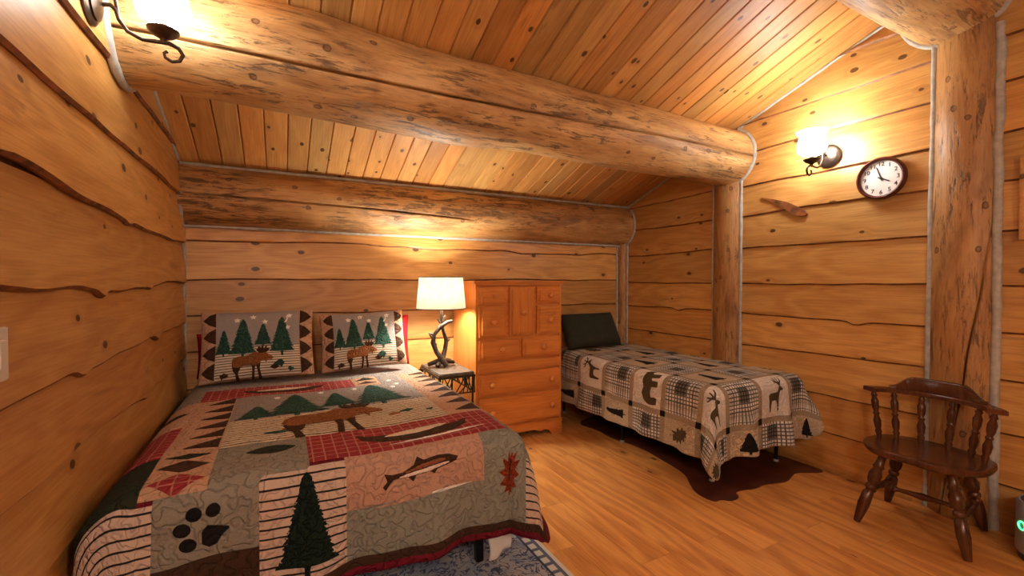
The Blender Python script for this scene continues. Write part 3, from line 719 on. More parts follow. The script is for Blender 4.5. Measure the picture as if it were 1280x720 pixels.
# left drop
QA.p(-0.72, -0.36, 1.40, 1.73, F_stripeA); lg = QA.p(-0.72, -0.40, 1.73, 2.06, F_dgreen)
QA.p(-0.72, -0.40, 2.06, 2.48, F_red); lt = QA.p(-0.72, -0.40, 2.48, 2.95, F_tan); QA.a(fit(LEAF, -.48, 2.7, .15, .10), F_brown, lt, 'leaf')
QA.p(-0.72, -0.40, 2.95, 3.6, F_olive)
# right drop
QA.p(1.0, 1.25, 1.40, 1.66, F_stripeA); QA.p(0.915, 1.25, 1.79, 2.08, F_sage); QA.p(1.0, 1.25, 1.66, 1.79, F_sage); QA.p(0.915, 1.25, 2.08, 2.6, F_pink); QA.p(0.915, 1.25, 2.6, 3.2, F_olive); QA.p(0.915, 1.25, 3.2, 3.6, F_tan)
QA.p(1.25, 1.30, 1.365, 3.6, F_brown)
# white sheet corner hanging below the quilt
def S_sheet(u, v): return Vector((0.80 + u * 0.11 + .015 * math.sin(v * 9), 1.785 - 0.012 * math.sin(u * 6.0) - v * 0.02, 0.40 - v * 0.34 + .03 * u))
sh = quilt_base('bed_sheet', S_sheet, 0, 1, 0, 1, F_sheet, None, thick=0.004, res=0.06); tag(sh, 'white sheet corner hanging below the moose quilt at the foot', 'sheet')

# ------------------------------------------------------------------ pillows
def pillow_fn(o, ex, ez, w, h, t):
    o = Vector(o); ex = Vector(ex).normalized(); ez = Vector(ez).normalized(); ny = ex.cross(ez)      # points to the room
    def S(u, v, side=1):
        s = max(-1.0, min(1.0, u / w * 2 - 1)); q = max(-1.0, min(1.0, v / h * 2 - 1))
        b = max(0.0, (1 - s ** 4)) ** .55 * max(0.0, (1 - q ** 4)) ** .55
        pin = 1 - 0.035 * (1 - q * q); pinz = 1 - 0.05 * (1 - s * s)
        p = o + ex * (w / 2 + s * w / 2 * pin) + ez * (h / 2 + q * h / 2 * pinz)
        return p + ny * side * (t * b + 0.006 * noise.noise(Vector((u * 7, v * 7, w * 9))) * b)
    return S
def pillow(name, label, o, ex, ez, w, h, t, mat):
    e = empty(name, o); tag(e, label, 'pillow'); S = pillow_fn(o, ex, ez, w, h, t)
    n, m = 30, 24; V = []; UV = []; F = []
    for sd_ in (1, -1):
        for i in range(n + 1):
            for j in range(m + 1): V.append(S(w * i / n, h * j / m, sd_)); UV.append((w * i / n, h * j / m))
    k = m + 1; oo = (n + 1) * k
    for i in range(n):
        for j in range(m):
            f = [i * k + j, (i + 1) * k + j, (i + 1) * k + j + 1, i * k + j + 1]; F += [f, [q + oo for q in f][::-1]]
    me = mesh('cover', V, F, True, UV); bm = bmesh.new(); bm.from_mesh(me); bmesh.ops.remove_doubles(bm, verts=bm.verts, dist=1e-5); bmesh.ops.recalc_face_normals(bm, faces=bm.faces); bm.to_mesh(me); bm.free()
    child(link('cover', me, mat, e), e)
    return e, (lambda u, v: S(u, v, 1))
def sham(label, o, ex, ez, w, h, t):
    e, S = pillow('pillow_sham', label, o, ex, ez, w, h, t, F_tan); Q = Quilt(e, S)
    b = w * 0.135
    kw = dict(off=.001, puff=.002, res=.02)
    sk = Q.p(b, w - b * .95, h * .44, h * .985, F_greyP, 'sky_panel', **kw); g = Q.p(b, w - b * .95, h * .015, h * .44, F_stripeP, 'ground_panel', **kw)
    for x0, tip in ((0.006, 1), (w - b * .95, 0)):
        p = Q.p(x0, x0 + b * .93, .006, h - .006, F_tan, 'border_panel', **kw)
        n = 4
        for i in range(n):
            hh = (h - .02) / n; a = .01 + i * hh
            pts = [(x0 + b * .92, a + hh * .04), (x0 + b * .92, a + hh * .96), (x0 + b * .5, a + hh * .8), (x0 + b * .12, a + hh * .5), (x0 + b * .5, a + hh * .2)] if tip else [(x0 + .003, a + hh * .04), (x0 + .003, a + hh * .96), (x0 + b * .45, a + hh * .8), (x0 + b * .85, a + hh * .5), (x0 + b * .45, a + hh * .2)]
            Q.a(pts, F_brown, p, 'triangle', off=.005, res=.012)
    W2 = w - 1.95 * b
    for i, (cx, ww, y0, y1) in enumerate([(.09, .22, .32, .70), (.31, .36, .28, .86), (.55, .24, .42, .78), (.78, .36, .28, .87)]):
        Q.a(fit(pine_poly(10, i + 20, .66), b + W2 * cx, h * (y0 + y1) / 2, W2 * ww, h * (y1 - y0)), F_pine, sk, 'pine_tree', off=.007, res=.007)
    for cx, cy, s_ in ((.24, .84, .05), (.43, .88, .05), (.57, .80, .05), (.87, .88, .05), (.85, .70, .05)): Q.a(fit(STAR, b + W2 * cx, h * cy, s_, s_), F_white, sk, 'star', off=.0065, res=.006)
    Q.a(fit(MOON, b + W2 * .82, h * .82, .030, .06, -.4), F_white, sk, 'moon', off=.0065, res=.005)
    m_off = .009
    moose(Q, g, b + W2 * .43, h * .235, W2 * .50, h * .46, m_off, .007)
    Q.a(fit(blob(12, 8, .4), b + W2 * .74, h * .17, .08, .07), F_pine, g, 'pine_sprig', off=.006); Q.a(fit(LEAF, b + W2 * .68, h * .13, .06, .035), F_mdark, g, 'pine_cone', off=.008); Q.a(fit(blob(12, 9, .4), b + W2 * .10, h * .06, .07, .05), F_mdark, g, 'pine_cone', off=.006); Q.a(fit(blob(12, 10, .4), b + W2 * .88, h * .09, .07, .04), F_pine, g, 'pine_sprig', off=.006)
    return e
up = Vector((0.0, 0.40, 1.0))
pillow('pillow', 'red pillow tucked behind the left moose pillow by the corner', (-0.50, 3.58, 0.64), (1, -.02, 0), (0.0, 0.06, 1.0), 0.60, 0.30, 0.045, F_redpil)
pillow('pillow', 'red pillow showing at the right edge behind the right moose pillow', (0.28, 3.57, 0.64), (1, 0, -.03), (0.0, 0.06, 1.0), 0.645, 0.40, 0.045, F_redpil)
sham('moose pillow sham standing nearer the left wall', (-0.46, 3.31, 0.645), (1, -0.01, 0.015), up, 0.665, 0.475, 0.07)
sham('moose pillow sham leaning beside the table lamp', (0.245, 3.32, 0.650), (1, 0.0, 0.035), up, 0.60, 0.43, 0.07)

# ================================================================== single bed
bedB = empty('single_bed', (2.85, 2.75, 0)); tag(bedB, 'single bed with black metal legs under the brown wildlife quilt', 'bed'); BT = w2(bedB)
MB().box((2.805, 2.78, 0.49), (0.80, 1.82, 0.24), 0.05).obj('mattress', F_sheet, bedB, BT, True)
MB().box((2.805, 2.78, 0.33), (0.80, 1.82, 0.06), 0.01).obj('platform', M_iron, bedB, BT)
M_cap = plain('grey_glide', (0.35, 0.33, 0.32), 0.4)
for lx, ly in ((2.46, 1.92), (3.14, 1.92), (2.42, 2.72), (3.14, 2.72), (2.46, 3.6), (3.14, 3.6)):
    z_ = 0.0 if lx == 2.42 or ly == 3.6 else 0.0052
    l = MB().tube([(lx, ly, 0.012), (lx, ly, 0.31)], 0.013, 10).obj('leg', M_iron, bedB, BT, True)
    MB().lathe([(0, .017), (.6, .017), (1, .014)], (lx, ly, z_), (lx, ly, .02), 12).obj('glide_cap', M_cap, l)
SB = make_drape(2.37, 3.185, 1.86, 0.640, 0.06, 0.03, 0.07, wave=0.028, per=0.36, seed=0.8, flare=0.16, waveL=0.014, lean=0.07, leanR=0.30, lim=(0.47, 0.235, 0.48), cr0=0.20, pcorner=3.2)
qB = empty('wildlife_quilt', (2.85, 2.5, 0)); tag(qB, 'brown and white patchwork quilt with deer, bear and plaid squares on the single bed', 'quilt')
QB = Quilt(qB, SB)
F_sash = fabric('taupe_sashing', (0.38, 0.30, 0.21), 0.15, 45, 0.6); F_cr = fabric('quilt_cream', (0.86, 0.80, 0.74), 0.08, 45, 0.9); F_bt = fabric('quilt_beige', (0.60, 0.49, 0.35), 0.12, 45, 0.9); F_sil = fabric('silhouette_olive', (0.085, 0.062, 0.035), 0.2, 45, 0.4); F_sq = fabric('black_corner_square', (0.015, 0.012, 0.012), 0.2, 45, 0.4)
u_lines = [2.10, 2.42, 2.74, 3.06, 3.38]; v_lines = [1.56, 1.88, 2.18, 2.49, 2.81, 3.14, 3.46]
U0, U1, V0, V1 = 1.90, 3.42, 1.38, 3.66
QB.base(U0, U1, V0, V1, F_sash)
ue = [U0] + u_lines[:-1] + [U1 + .02]; ve = [V0] + v_lines + [V1 + .02]; hs = 0.019
k = 0
for i in range(len(ue) - 1):
    for j in range(len(ve) - 1):
        a0 = ue[i] + (hs if i else 0.004); a1 = ue[i + 1] - hs; b0 = ve[j] + (hs if j else 0.004); b1 = ve[j + 1] - hs
        if i == len(ue) - 2: a1 = U1 - .004
        if j == len(ve) - 2: b1 = V1 - .004
        if a1 - a0 < .03 or b1 - b0 < .03: continue
        # plaid squares alternate with picture squares
        if (i + j) % 2 == 1:
            QB.p(a0, a1, b0, b1, plaid_bw('plaid_%d_%d' % (i, j), a0, b0, 0.28) if False else bpy.data.materials.get('black_white_plaid') or plaid_bw('black_white_plaid', 2.42, 1.88, 0.28), 'plaid_square', off=.002, puff=.003)
            continue
        k += 1
        full = (a1 - a0) > .2 and (b1 - b0) > .2
        pic = 'deer' if (i == 1 and j in (5, 1)) or (i == 3 and j == 1) else 'bear' if (i == 1 and j == 3) else ('leaf', 'pine', 'leaf', 'pine', 'pine')[(i * 2 + j) % 5]
        white = pic in ('deer', 'bear')
        p = QB.p(a0, a1, b0, b1, F_cr if white else F_bt, 'picture_square', off=.002, puff=.003)
        cu, cv, w_, h_ = (a0 + a1) / 2, (b0 + b1) / 2, a1 - a0, b1 - b0
        if pic == 'deer':
            QB.a(fit(DEER, cu, cv, .22 if full else w_ * .8, min(.22, h_ * .9)), F_sil, p, 'deer_body', off=.007, res=.008); QB.a(fit(DEER_ANT, cu, cv, .22, min(.22, h_ * .9)), F_sil, p, 'deer_antlers', off=.007, res=.006)
        elif pic == 'bear': QB.a(fit(BEAR, cu, cv, w_ * .90, h_ * .74), F_sil, p, 'bear', off=.007, res=.008)
        elif pic == 'pine': QB.a(fit(pine_poly(9, k, .6), cu, cv, w_ * .5, h_ * .85), F_sq, p, 'pine_tree', off=.007, res=.008)
        else: QB.a(fit(OAK, cu, cv, w_ * .65, h_ * .7, .5), F_sil, p, 'oak_leaf', off=.007, res=.008)
for a in u_lines[:-1]:
    for b in v_lines: QB.p(a - .02, a + .02, b - .02, b + .02, F_sq, 'corner_square', off=.003, puff=.002)
QB.p(3.0, 3.07, V0 - .035, V0 + .012, F_sheet, 'care_tag', off=.004, puff=0.0)
F_dkpil = plain('dark_olive_pillowcase', (0.017, 0.021, 0.010), 0.85, bump=(9, 0.4))
pillow('pillow', 'dark olive pillow propped at the head of the single bed', (2.33, 3.34, 0.66), (1, 0.05, 0), (0.0, 0.55, 1.0), 0.66, 0.36, 0.085, F_dkpil)

# ================================================================== chest of drawers
chest = empty('chest_of_drawers', (1.735, 3.40, 0)); tag(chest, 'tall pine chest of drawers with round knobs between the beds', 'chest'); CT = w2(chest)
cx0, cx1, cy0, cy1 = 1.340, 2.130, 3.165, 3.665
b = MB(); b.box((1.735, (cy0 + cy1) / 2 + .01, 0.685), (cx1 - cx0 - .04, cy1 - cy0 - .04, 1.15), 0); b.obj('body', M_chest, chest, CT)
for sx in (cx0 + .01, cx1 - .01): MB().box((sx, (cy0 + cy1) / 2, 0.64), (0.022, cy1 - cy0, 1.275), 0.002).obj('side_panel', M_chestz, chest, CT)
MB().box((1.735, (cy0 + cy1) / 2 - .005, 1.285), (cx1 - cx0 + .05, cy1 - cy0 + .03, 0.024), 0.008).obj('top', M_chest, chest, CT)
MB().box((1.735, cy0 - .006, 1.266), (cx1 - cx0 + .02, 0.02, 0.015), 0.005).obj('cornice', M_chest, chest, CT)
def knob(x, y, z, par):
    MB().lathe([(0, .010), (.35, .009), (.5, .019), (.75, .023), (.95, .015), (1, .004)], (x, y, z), (x, y - .038, z), 14).obj('knob', M_chest, par, None, True)
def drawer(x0, x1, z0, z1, knobs, name='drawer', mat=None):
    d = MB()
    d.box(((x0 + x1) / 2, cy0 - .003, (z0 + z1) / 2), (x1 - x0 - .008, 0.020, z1 - z0 - .008), 0.004)
    d.box(((x0 + x1) / 2, cy0 - .014, (z0 + z1) / 2), (x1 - x0 - .034, 0.026, z1 - z0 - .034), 0.010)
    o = d.obj(name, mat or M_chest, chest, CT)
    for kx, kz in knobs: knob(kx, cy0 - .022, kz, o)
# frame rails between the drawer fronts
MB().box((1.735, cy0 + .016, 0.66), (cx1 - cx0, 0.012, 1.22), 0).obj('face_frame', M_chest, chest, CT)
drawer(1.356, 1.600, 1.108, 1.250, [(1.478, 1.175)]); drawer(1.356, 1.600, 0.848, 1.096, [(1.478, .97)])
drawer(1.622, 1.857, 0.848, 1.250, [(1.74, 1.04)], 'door', M_chestz)
drawer(1.879, 2.114, 1.108, 1.250, [(2.0, 1.175)]); drawer(1.879, 2.114, 0.848, 1.096, [(2.0, .97)])
drawer(1.356, 1.728, 0.668, 0.832, [(1.545, .75)]); drawer(1.742, 2.114, 0.668, 0.832, [(1.93, .75)])
MB().box((1.735, cy0 - .004, 0.612), (0.758, 0.016, 0.075), 0.004).obj('rail', M_chest, chest, CT)
drawer(1.356, 2.114, 0.394, 0.562, [(1.462, .475), (2.012, .475)]); drawer(1.356, 2.114, 0.138, 0.376, [(1.462, .255), (2.012, .255)])
ap = [(cx0, .0), (cx0 + .10, .0), (cx0 + .125, .035), (cx0 + .17, .05), (cx0 + .22, .04), (cx0 + .28, .062), (1.735, .072)]
ap = ap + [(2 * 1.735 - x, z) for x, z in ap[-2::-1]] + [(cx1, .118), (cx0, .118)]
MB().prism(ap, cy0 - .014, cy0 + .01, lambda x, z, y: (x, y, z)).obj('apron', M_chest, chest, CT)
MB().box((1.735, cy0 - .016, 0.122), (0.80, 0.012, 0.014), 0.004).obj('base_moulding', M_chest, chest, CT)
for sx in (cx0 + .05, cx1 - .05):
    MB().lathe([(0, .016), (.5, .016), (.6, .010), (1, .010)], (sx, cy0 - .012, 0.03), (sx, cy0 - .022, 0.03), 16).obj('rosette', M_chest, chest, CT, True)

# ================================================================== nightstand
ns = empty('nightstand', (1.11, 3.22, 0)); tag(ns, 'small twig-work iron nightstand with stone top below the lamp', 'nightstand'); NTm = w2(ns)
M_stone = plain('brown_slate_top', (0.085, 0.055, 0.035), 0.6, bump=(40, 0.5), var=0.4, scale=24)
M_twig = plain('twig_metal', (0.035, 0.024, 0.018), 0.5, 0.5, bump=(50, 0.6))
nx0, nx1, ny0, ny1, nzt = 0.985, 1.255, 2.99, 3.45, 0.635
MB().box(((nx0 + nx1) / 2, (ny0 + ny1) / 2, nzt - .012), (nx1 - nx0, ny1 - ny0, .022), 0.006).obj('table_top', M_stone, ns, NTm)
MB().tube([(nx0, ny0, nzt - .03), (nx1, ny0, nzt - .03), (nx1, ny1, nzt - .03), (nx0, ny1, nzt - .03), (nx0, ny0, nzt - .03)], .008, 8).obj('top_rim', M_twig, ns, NTm)
for lx in (nx0 + .01, nx1 - .01):
    for ly in (ny0 + .01, ny1 - .01): MB().tube([(lx, ly, 0), (lx + .004, ly, .2), (lx - .003, ly, .4), (lx, ly, nzt - .02)], [.010, .008, .008, .009], 8).obj('leg', M_twig, ns, NTm)
rt2 = random.Random(5)
for (ax, ay, bx, by) in ((nx0, ny0, nx1, ny0), (nx1, ny0, nx1, ny1), (nx0, ny0, nx0, ny1)):
    b = MB(); z0, z1 = nzt - .15, nzt - .035
    b.tube([(ax, ay, z0), (bx, by, z0)], .006, 7)
    for i in range(9):
        t = i / 9; t2_ = max(0, min(1, t + rt2.uniform(-.2, .3))); mx = (t + t2_) / 2 + .02
        L = lambda t, z: (ax + (bx - ax) * t, ay + (by - ay) * t, z)
        b.tube([L(t, z0), L(mx, (z0 + z1) / 2 + rt2.uniform(-.02, .02)), L(t2_, z1)], .0045, 6)
    b.obj('twig_lattice', M_twig, ns, NTm)

# ================================================================== table lamp
lx, ly, lz = 1.095, 3.27, nzt + .009
lamp = empty('table_lamp', (lx, ly, lz)); tag(lamp, 'table lamp with bronze branch base and lit linen drum shade', 'lamp'); LT = w2(lamp)
M_branch = plain('bronzed_branch', (0.055, 0.038, 0.028), 0.45, 0.5, bump=(70, 0.7), var=0.4)
P = lambda *a: [(lx + x, ly + y, lz + z) for x, y, z in a]
def branch(pts, rad, name='branch'): MB().tube(P(*pts), [r * (1.15 + .15 * math.sin(i * 2.7)) for i, r in enumerate(rad)], 9).obj(name, M_branch, lamp, LT, True)
branch([(-.05, -.05, .006), (.0, -.02, .05), (.03, .0, .12), (.045, .01, .19), (.02, .01, .26), (.005, 0, .32), (0, 0, .43)], [.016, .018, .017, .014, .013, .012, .009], 'stem')
branch([(.02, -.07, .005), (.0, -.05, .04), (-.045, -.02, .11), (-.065, 0, .18), (-.055, .0, .24), (-.01, -.01, .30), (.05, -.01, .335), (.085, -.01, .34)], [.016, .018, .018, .016, .015, .015, .012, .009])
branch([(-.10, .02, .012), (-.05, .0, .03), (.0, -.01, .05), (.06, .0, .03), (.11, .02, .012)], [.014, .016, .018, .016, .012], 'foot_branch')
branch([(0, .07, .012), (.0, .03, .04), (.01, 0, .07)], [.013, .015, .016], 'foot_branch')
for p0, p1 in (((-.06, 0, .20), (-.095, -.01, .245)), ((-.06, 0, .24), (-.10, 0, .255)), ((.01, 0, .31), (-.03, 0, .36)), ((.005, 0, .34), (.035, 0, .385)), ((.045, 0, .18), (.07, 0, .20)), ((-.055, 0, .14), (-.03, .02, .17))):
    branch([p0, tuple((a + c) / 2 for a, c in zip(p0, p1)), p1], [.008, .007, .005], 'twig')
zs0, zs1 = lz + .440, lz + .680; rb, rtop = .188, .166
Nn = NT('linen_shade'); tcS = Nn.n('ShaderNodeTexCoord', 3)
nzS = Nn.noise(Nn.vm('MULTIPLY', tcS, (1, 1, .25)), 120, 3); nzS2 = Nn.noise(Nn.vm('MULTIPLY', tcS, (.25, .25, 1)), 120, 3)
cS = Nn.mix(Nn.mr(Nn.math('ADD', nzS, nzS2), .8, 1.2), (0.24, 0.19, 0.13), (0.48, 0.41, 0.31))
tr_ = Nn.n('ShaderNodeBsdfTranslucent', Color=cS); df = Nn.n('ShaderNodeBsdfDiffuse', Color=(0.72, 0.66, 0.56, 1))
mx_ = Nn.n('ShaderNodeMixShader', i0=0.13, i1=df, i2=tr_); Nn.put(Nn.out.inputs[0], mx_)
sg = 56; V = []; F = []
for r0_, z_ in ((rb, zs0), (rtop, zs1), (rtop - .0015, zs1), (rb - .0015, zs0)):
    for k in range(sg): V.append((lx + r0_ * math.cos(2 * PI * k / sg), ly + r0_ * math.sin(2 * PI * k / sg), z_))
F = [[a * sg + k, a * sg + (k + 1) % sg, ((a + 1) % 2) * sg + (k + 1) % sg, ((a + 1) % 2) * sg + k] for a in (0,) for k in range(sg)]
shade = link('shade', mesh('shade', V[:2 * sg], F, True), Nn.m, lamp, LT)
for r0_, z_ in ((rb, zs0), (rtop, zs1)):
    MB().tube([(lx + r0_ * math.cos(a), ly + r0_ * math.sin(a), z_) for a in np.linspace(0, 2 * PI, 49)], .0035, 6, False).obj('shade_trim', M_twig, lamp, LT, True)
b = MB(); b.tube([(lx, ly, lz + .43), (lx, ly, lz + .50)], .012, 10); 
for a in range(3): b.tube([(lx, ly, zs1 - .03), (lx + (rtop - .004) * math.cos(a * 2.1), ly + (rtop - .004) * math.sin(a * 2.1), zs1 - .02)], .0025, 6)
b.tube([(lx, ly, lz + .43), (lx + .04, ly, lz + .5), (lx + .04, ly, lz + .6), (lx, ly, zs1 - .03)], .0025, 6)
b.obj('harp', M_twig, lamp, LT)
MB().lathe([(0, .012), (.2, .014), (.5, .028), (.8, .024), (1, .004)], (lx, ly, lz + .50), (lx, ly, lz + .60), 16).obj('bulb', emit('bulb_glow', WARM, 30.0), lamp, LT, True)
pl = bpy.data.lights.new('lamp_light', 'POINT'); pl.energy = LAMP_W; pl.color = WARM; pl.shadow_soft_size = 0.045
po = bpy.data.objects.new('lamp_light', pl); COL.objects.link(po); po.location = (lx, ly, lz + .565)

# ================================================================== wall sconces, plus two added fill lamps out of view
GLOW = (1.0, 0.98, 0.92)
M_glass = emit('frosted_glass_glow', GLOW, SCONCE_E); M_fill_glass = emit('fill_frosted_glass_glow', GLOW, FILL_E); M_glass3 = emit('dim_frosted_glass_glow', GLOW, LEFT_E)  # second glass belongs to the added fill lamps
def sconce(label, y, z, xw, sx, glass=M_glass):
    e = empty('wall_sconce', (xw, y, z)); e['label'] = label; e['category'] = 'wall lamp'; e['group'] = 'wall sconces'
    L = lambda x, zz, yy=0.0: (sx * x, yy, zz)
    MB().lathe([(0, .074), (.25, .076), (.4, .068), (.5, .056), (.62, .058), (.8, .040), (.9, .020), (1, .006)], L(0, 0), L(.040, 0), 28).obj('backplate', M_bronze, e, None, True)
    b = MB()
    for k in range(16):
        a = 2 * PI * k / 16; b.lathe([(0, .006), (1, .004)], L(.018, .044 * math.sin(a), .044 * math.cos(a)), L(.030, .040 * math.sin(a), .040 * math.cos(a)), 6)
    b.obj('beading', M_bronze, e, None, True)
    arm = [(.03, 0), (.055, .01), (.060, .05), (.090, .085), (.10, .07)]
    pts = [(.035, .0), (.060, -.005)] 
    pts = [(.040 + .0, .0), (.060, .004), (.075, -.01), (.082, -.04), (.105, -.075), (.145, -.093), (.185, -.090), (.222, -.088), (.250, -.100), (.262, -.122), (.252, -.145), (.230, -.152), (.210, -.142), (.206, -.126), (.216, -.118)]
    MB().tube([L(*p) for p in pts], [.007] * 7 + [.0075, .0075, .007, .0065, .006, .0055, .005, .006], 10).obj('scroll_arm', M_bronze, e, None, True)
    MB().tube([L(.082, -.035), L(.074, .02), L(.080, .06), L(.100, .075), L(.118, .062), L(.112, .045)], [.006, .006, .006, .006, .006, .009], 10).obj('upper_scroll', M_bronze, e, None, True)
    cx = .205
    MB().lathe([(0, .008), (.25, .010), (.35, .016), (.6, .036), (.9, .048), (1, .049)], L(cx, -.090), L(cx, -.045), 28).obj('drip_cup', M_bronze, e, None, True)
    MB().lathe([(0, .013), (1, .013)], L(cx, -.050), L(cx, -.015), 14).obj('socket', M_bronze, e, None, True)
    g = [(0, .022), (.04, .052), (.14, .074), (.34, .084), (.58, .078), (.78, .070), (.92, .078), (1, .090)]
    sgm = 28; V = []
    for t, r in g + [(t, r - .003) for t, r in g[::-1]]:
        for k in range(sgm): V.append((sx * cx + r * math.cos(2 * PI * k / sgm), r * math.sin(2 * PI * k / sgm), -.022 + t * .155))
    m = len(g) * 2
    F = [[i * sgm + k, i * sgm + (k + 1) % sgm, ((i + 1) % m) * sgm + (k + 1) % sgm, ((i + 1) % m) * sgm + k] for i in range(m) for k in range(sgm)]
    s = link('glass_shade', mesh('glass_shade', V, F, True), glass, e)
    return e
sconce('bronze scroll wall lamp on the left wall under the ceiling beam', 2.01, 2.245, XL + .034, 1, M_glass3)
sconce('bronze scroll wall lamp glowing above the round clock', 1.67, 2.135, XR - .034, -1)
fill_front = sconce('added unseen fill lamp in bronze scroll style on the wall facing the beds', YF + .034, 1.95, 1.9, 1, M_fill_glass); fill_front.location = (1.1, YF + .034, 1.85); fill_front.rotation_euler = (0, 0, PI / 2)  # lamp put in behind the camera to brighten bed foot and floor
fill_left = sconce('added unseen fill lamp in bronze scroll style on the front part of the left wall', -0.9, 2.0, XL + .034, 1, M_fill_glass)  # second added lamp, unseen, fills the lower half of the room

# ================================================================== clock
ck = empty('wall_clock', (XR - .034, 1.370, 1.925)); tag(ck, 'round wall clock with dark red rim and white dial', 'clock')
ck.matrix_world = frame(ck.location, (0, -1, 0), (0, 0, 1), (-1, 0, 0)) @ Matrix.Rotation(0, 4, 'Z')
M_rim = plain('dark_red_rim', (0.09, 0.014, 0.010), 0.25); M_dial = plain('white_dial', (0.78, 0.76, 0.74), 0.5, var=0.03); M_ink = plain('black_ink', (0.01, 0.01, 0.01), 0.5)
R_ = 0.130
V = []; prof = [(R_ - .024, .006), (R_ - .022, .030), (R_ - .012, .038), (R_ - .003, .030), (R_, .012), (R_ - .004, 0), (R_ - .03, 0)]; sgm = 56; m = len(prof)
for r, z in prof:
    for k in range(sgm): V.append((r * math.cos(2 * PI * k / sgm), r * math.sin(2 * PI * k / sgm), z))
F = [[i * sgm + k, i * sgm + (k + 1) % sgm, ((i + 1) % m) * sgm + (k + 1) % sgm, ((i + 1) % m) * sgm + k] for i in range(m) for k in range(sgm)]
b = MB(); b.add(V, F); b.obj('rim', M_rim, ck, None, True)
MB().lathe([(0, R_ - .02), (1, R_ - .02)], (0, 0, .002), (0, 0, .016), 56).obj('dial', M_dial, ck)
for h in range(1, 13):
    cu = bpy.data.curves.new('numeral', 'FONT'); cu.body = str(h); cu.size = 0.034; cu.align_x = 'CENTER'; cu.align_y = 'CENTER'; cu.extrude = 0.0004; cu.offset = 0.0006
    t = bpy.data.objects.new('tmp', cu); COL.objects.link(t)
    bpy.context.view_layer.update(); me = bpy.data.meshes.new_from_object(t.evaluated_get(bpy.context.evaluated_depsgraph_get())); bpy.data.objects.remove(t); me.name = 'numeral'; me.materials.clear()
    a = PI / 2 - h * PI / 6
    o = link('numeral', me, M_ink, ck); o.location = (0.086 * math.cos(a), 0.086 * math.sin(a), .0168)
def hand(ang, L, w, name):
    a = PI / 2 - ang; d = (math.cos(a), math.sin(a)); p = (-d[1], d[0])
    poly = [(-d[0] * .018 + p[0] * w, -d[1] * .018 + p[1] * w), (d[0] * L * .85 + p[0] * w, d[1] * L * .85 + p[1] * w), (d[0] * L, d[1] * L), (d[0] * L * .85 - p[0] * w, d[1] * L * .85 - p[1] * w), (-d[0] * .018 - p[0] * w, -d[1] * .018 - p[1] * w)]
    MB().prism(poly, .0185, .0200).obj(name, M_ink, ck)
hand(2 * PI * (3 + 57 / 60) / 12, .054, .0032, 'hour_hand'); hand(2 * PI * 57 / 60, .078, .0026, 'minute_hand')
MB().lathe([(0, .007), (1, .005)], (0, 0, .017), (0, 0, .023), 14).obj('hub', M_ink, ck)

# ================================================================== spindle chair
ch = empty('spindle_chair', (2.99, 1.05, 0)); tag(ch, 'dark brown low-back wooden chair with turned legs and spindles', 'chair')
ch.rotation_euler = (0, 0, 0)
CHT = w2(ch)
zs = 0.405
def seat_pt(a):     # rounded D, front towards -X
    c, s = math.cos(a), math.sin(a)
    ex = 2 / 2.6
    x = 0.205 * (abs(c) ** ex) * (1 if c > 0 else -1); y = 0.255 * (abs(s) ** ex) * (1 if s > 0 else -1)
    if x < 0: x *= 1.02 - 0.06 * math.cos(y / .255 * PI * 2)
    return x, y
n = 56; V = []; levels = [(0.90, -.040), (0.97, -.034), (1.0, -.018), (0.992, -.004), (0.95, 0.0), (0.7, -.004), (0.4, -.010), (0.0, -.010)]
for sc_, z in levels:
    for i in range(n):
        x, y = seat_pt(2 * PI * i / n); V.append((3.0 + x * sc_, 1.045 + y * sc_, zs + z))
F = [[l * n + i, l * n + (i + 1) % n, (l + 1) * n + (i + 1) % n, (l + 1) * n + i] for l in range(len(levels) - 1) for i in range(n)] + [list(range(n))[::-1]]
b = MB(); b.add(V, F); b.obj('seat', M_dwood, ch, CHT, True)
LEGP = [(0, .013), (.05, .016), (.25, .024), (.42, .022), (.46, .014), (.49, .022), (.52, .022), (.545, .015), (.60, .024), (.68, .027), (.76, .018), (.79, .024), (.82, .018), (.90, .016), (1, .020)]
LEGP = [(t, r * 1.12) for t, r in LEGP]
feet = [(2.75, 1.24), (2.81, .82), (3.16, 1.27), (3.235, .886)]; tops = [(2.87, 1.17), (2.89, .91), (3.10, 1.19), (3.13, .93)]
for (fx, fy), (tx, ty) in zip(feet, tops): MB().lathe(LEGP, (fx, fy, 0), (tx, ty, zs - .03), 18).obj('leg', M_dwood, ch, CHT, True)
def at(i, t): f = Vector((*feet[i], 0)); q = Vector((*tops[i], zs - .03)); return f.lerp(q, t)
STR = [(0, .009), (.08, .011), (.12, .017), (.15, .011), (.18, .017), (.22, .011), (.4, .014), (.5, .019), (.6, .014), (.78, .011), (.82, .017), (.85, .011), (.88, .017), (.92, .011), (1, .009)]
s1 = (at(0, .42), at(2, .42)); s2 = (at(1, .42), at(3, .42))
for p0, p1 in (s1, s2, (s1[0].lerp(s1[1], .5), s2[0].lerp(s2[1], .5))): MB().lathe(STR, p0, p1, 14).obj('stretcher', M_dwood, ch, CHT, True)
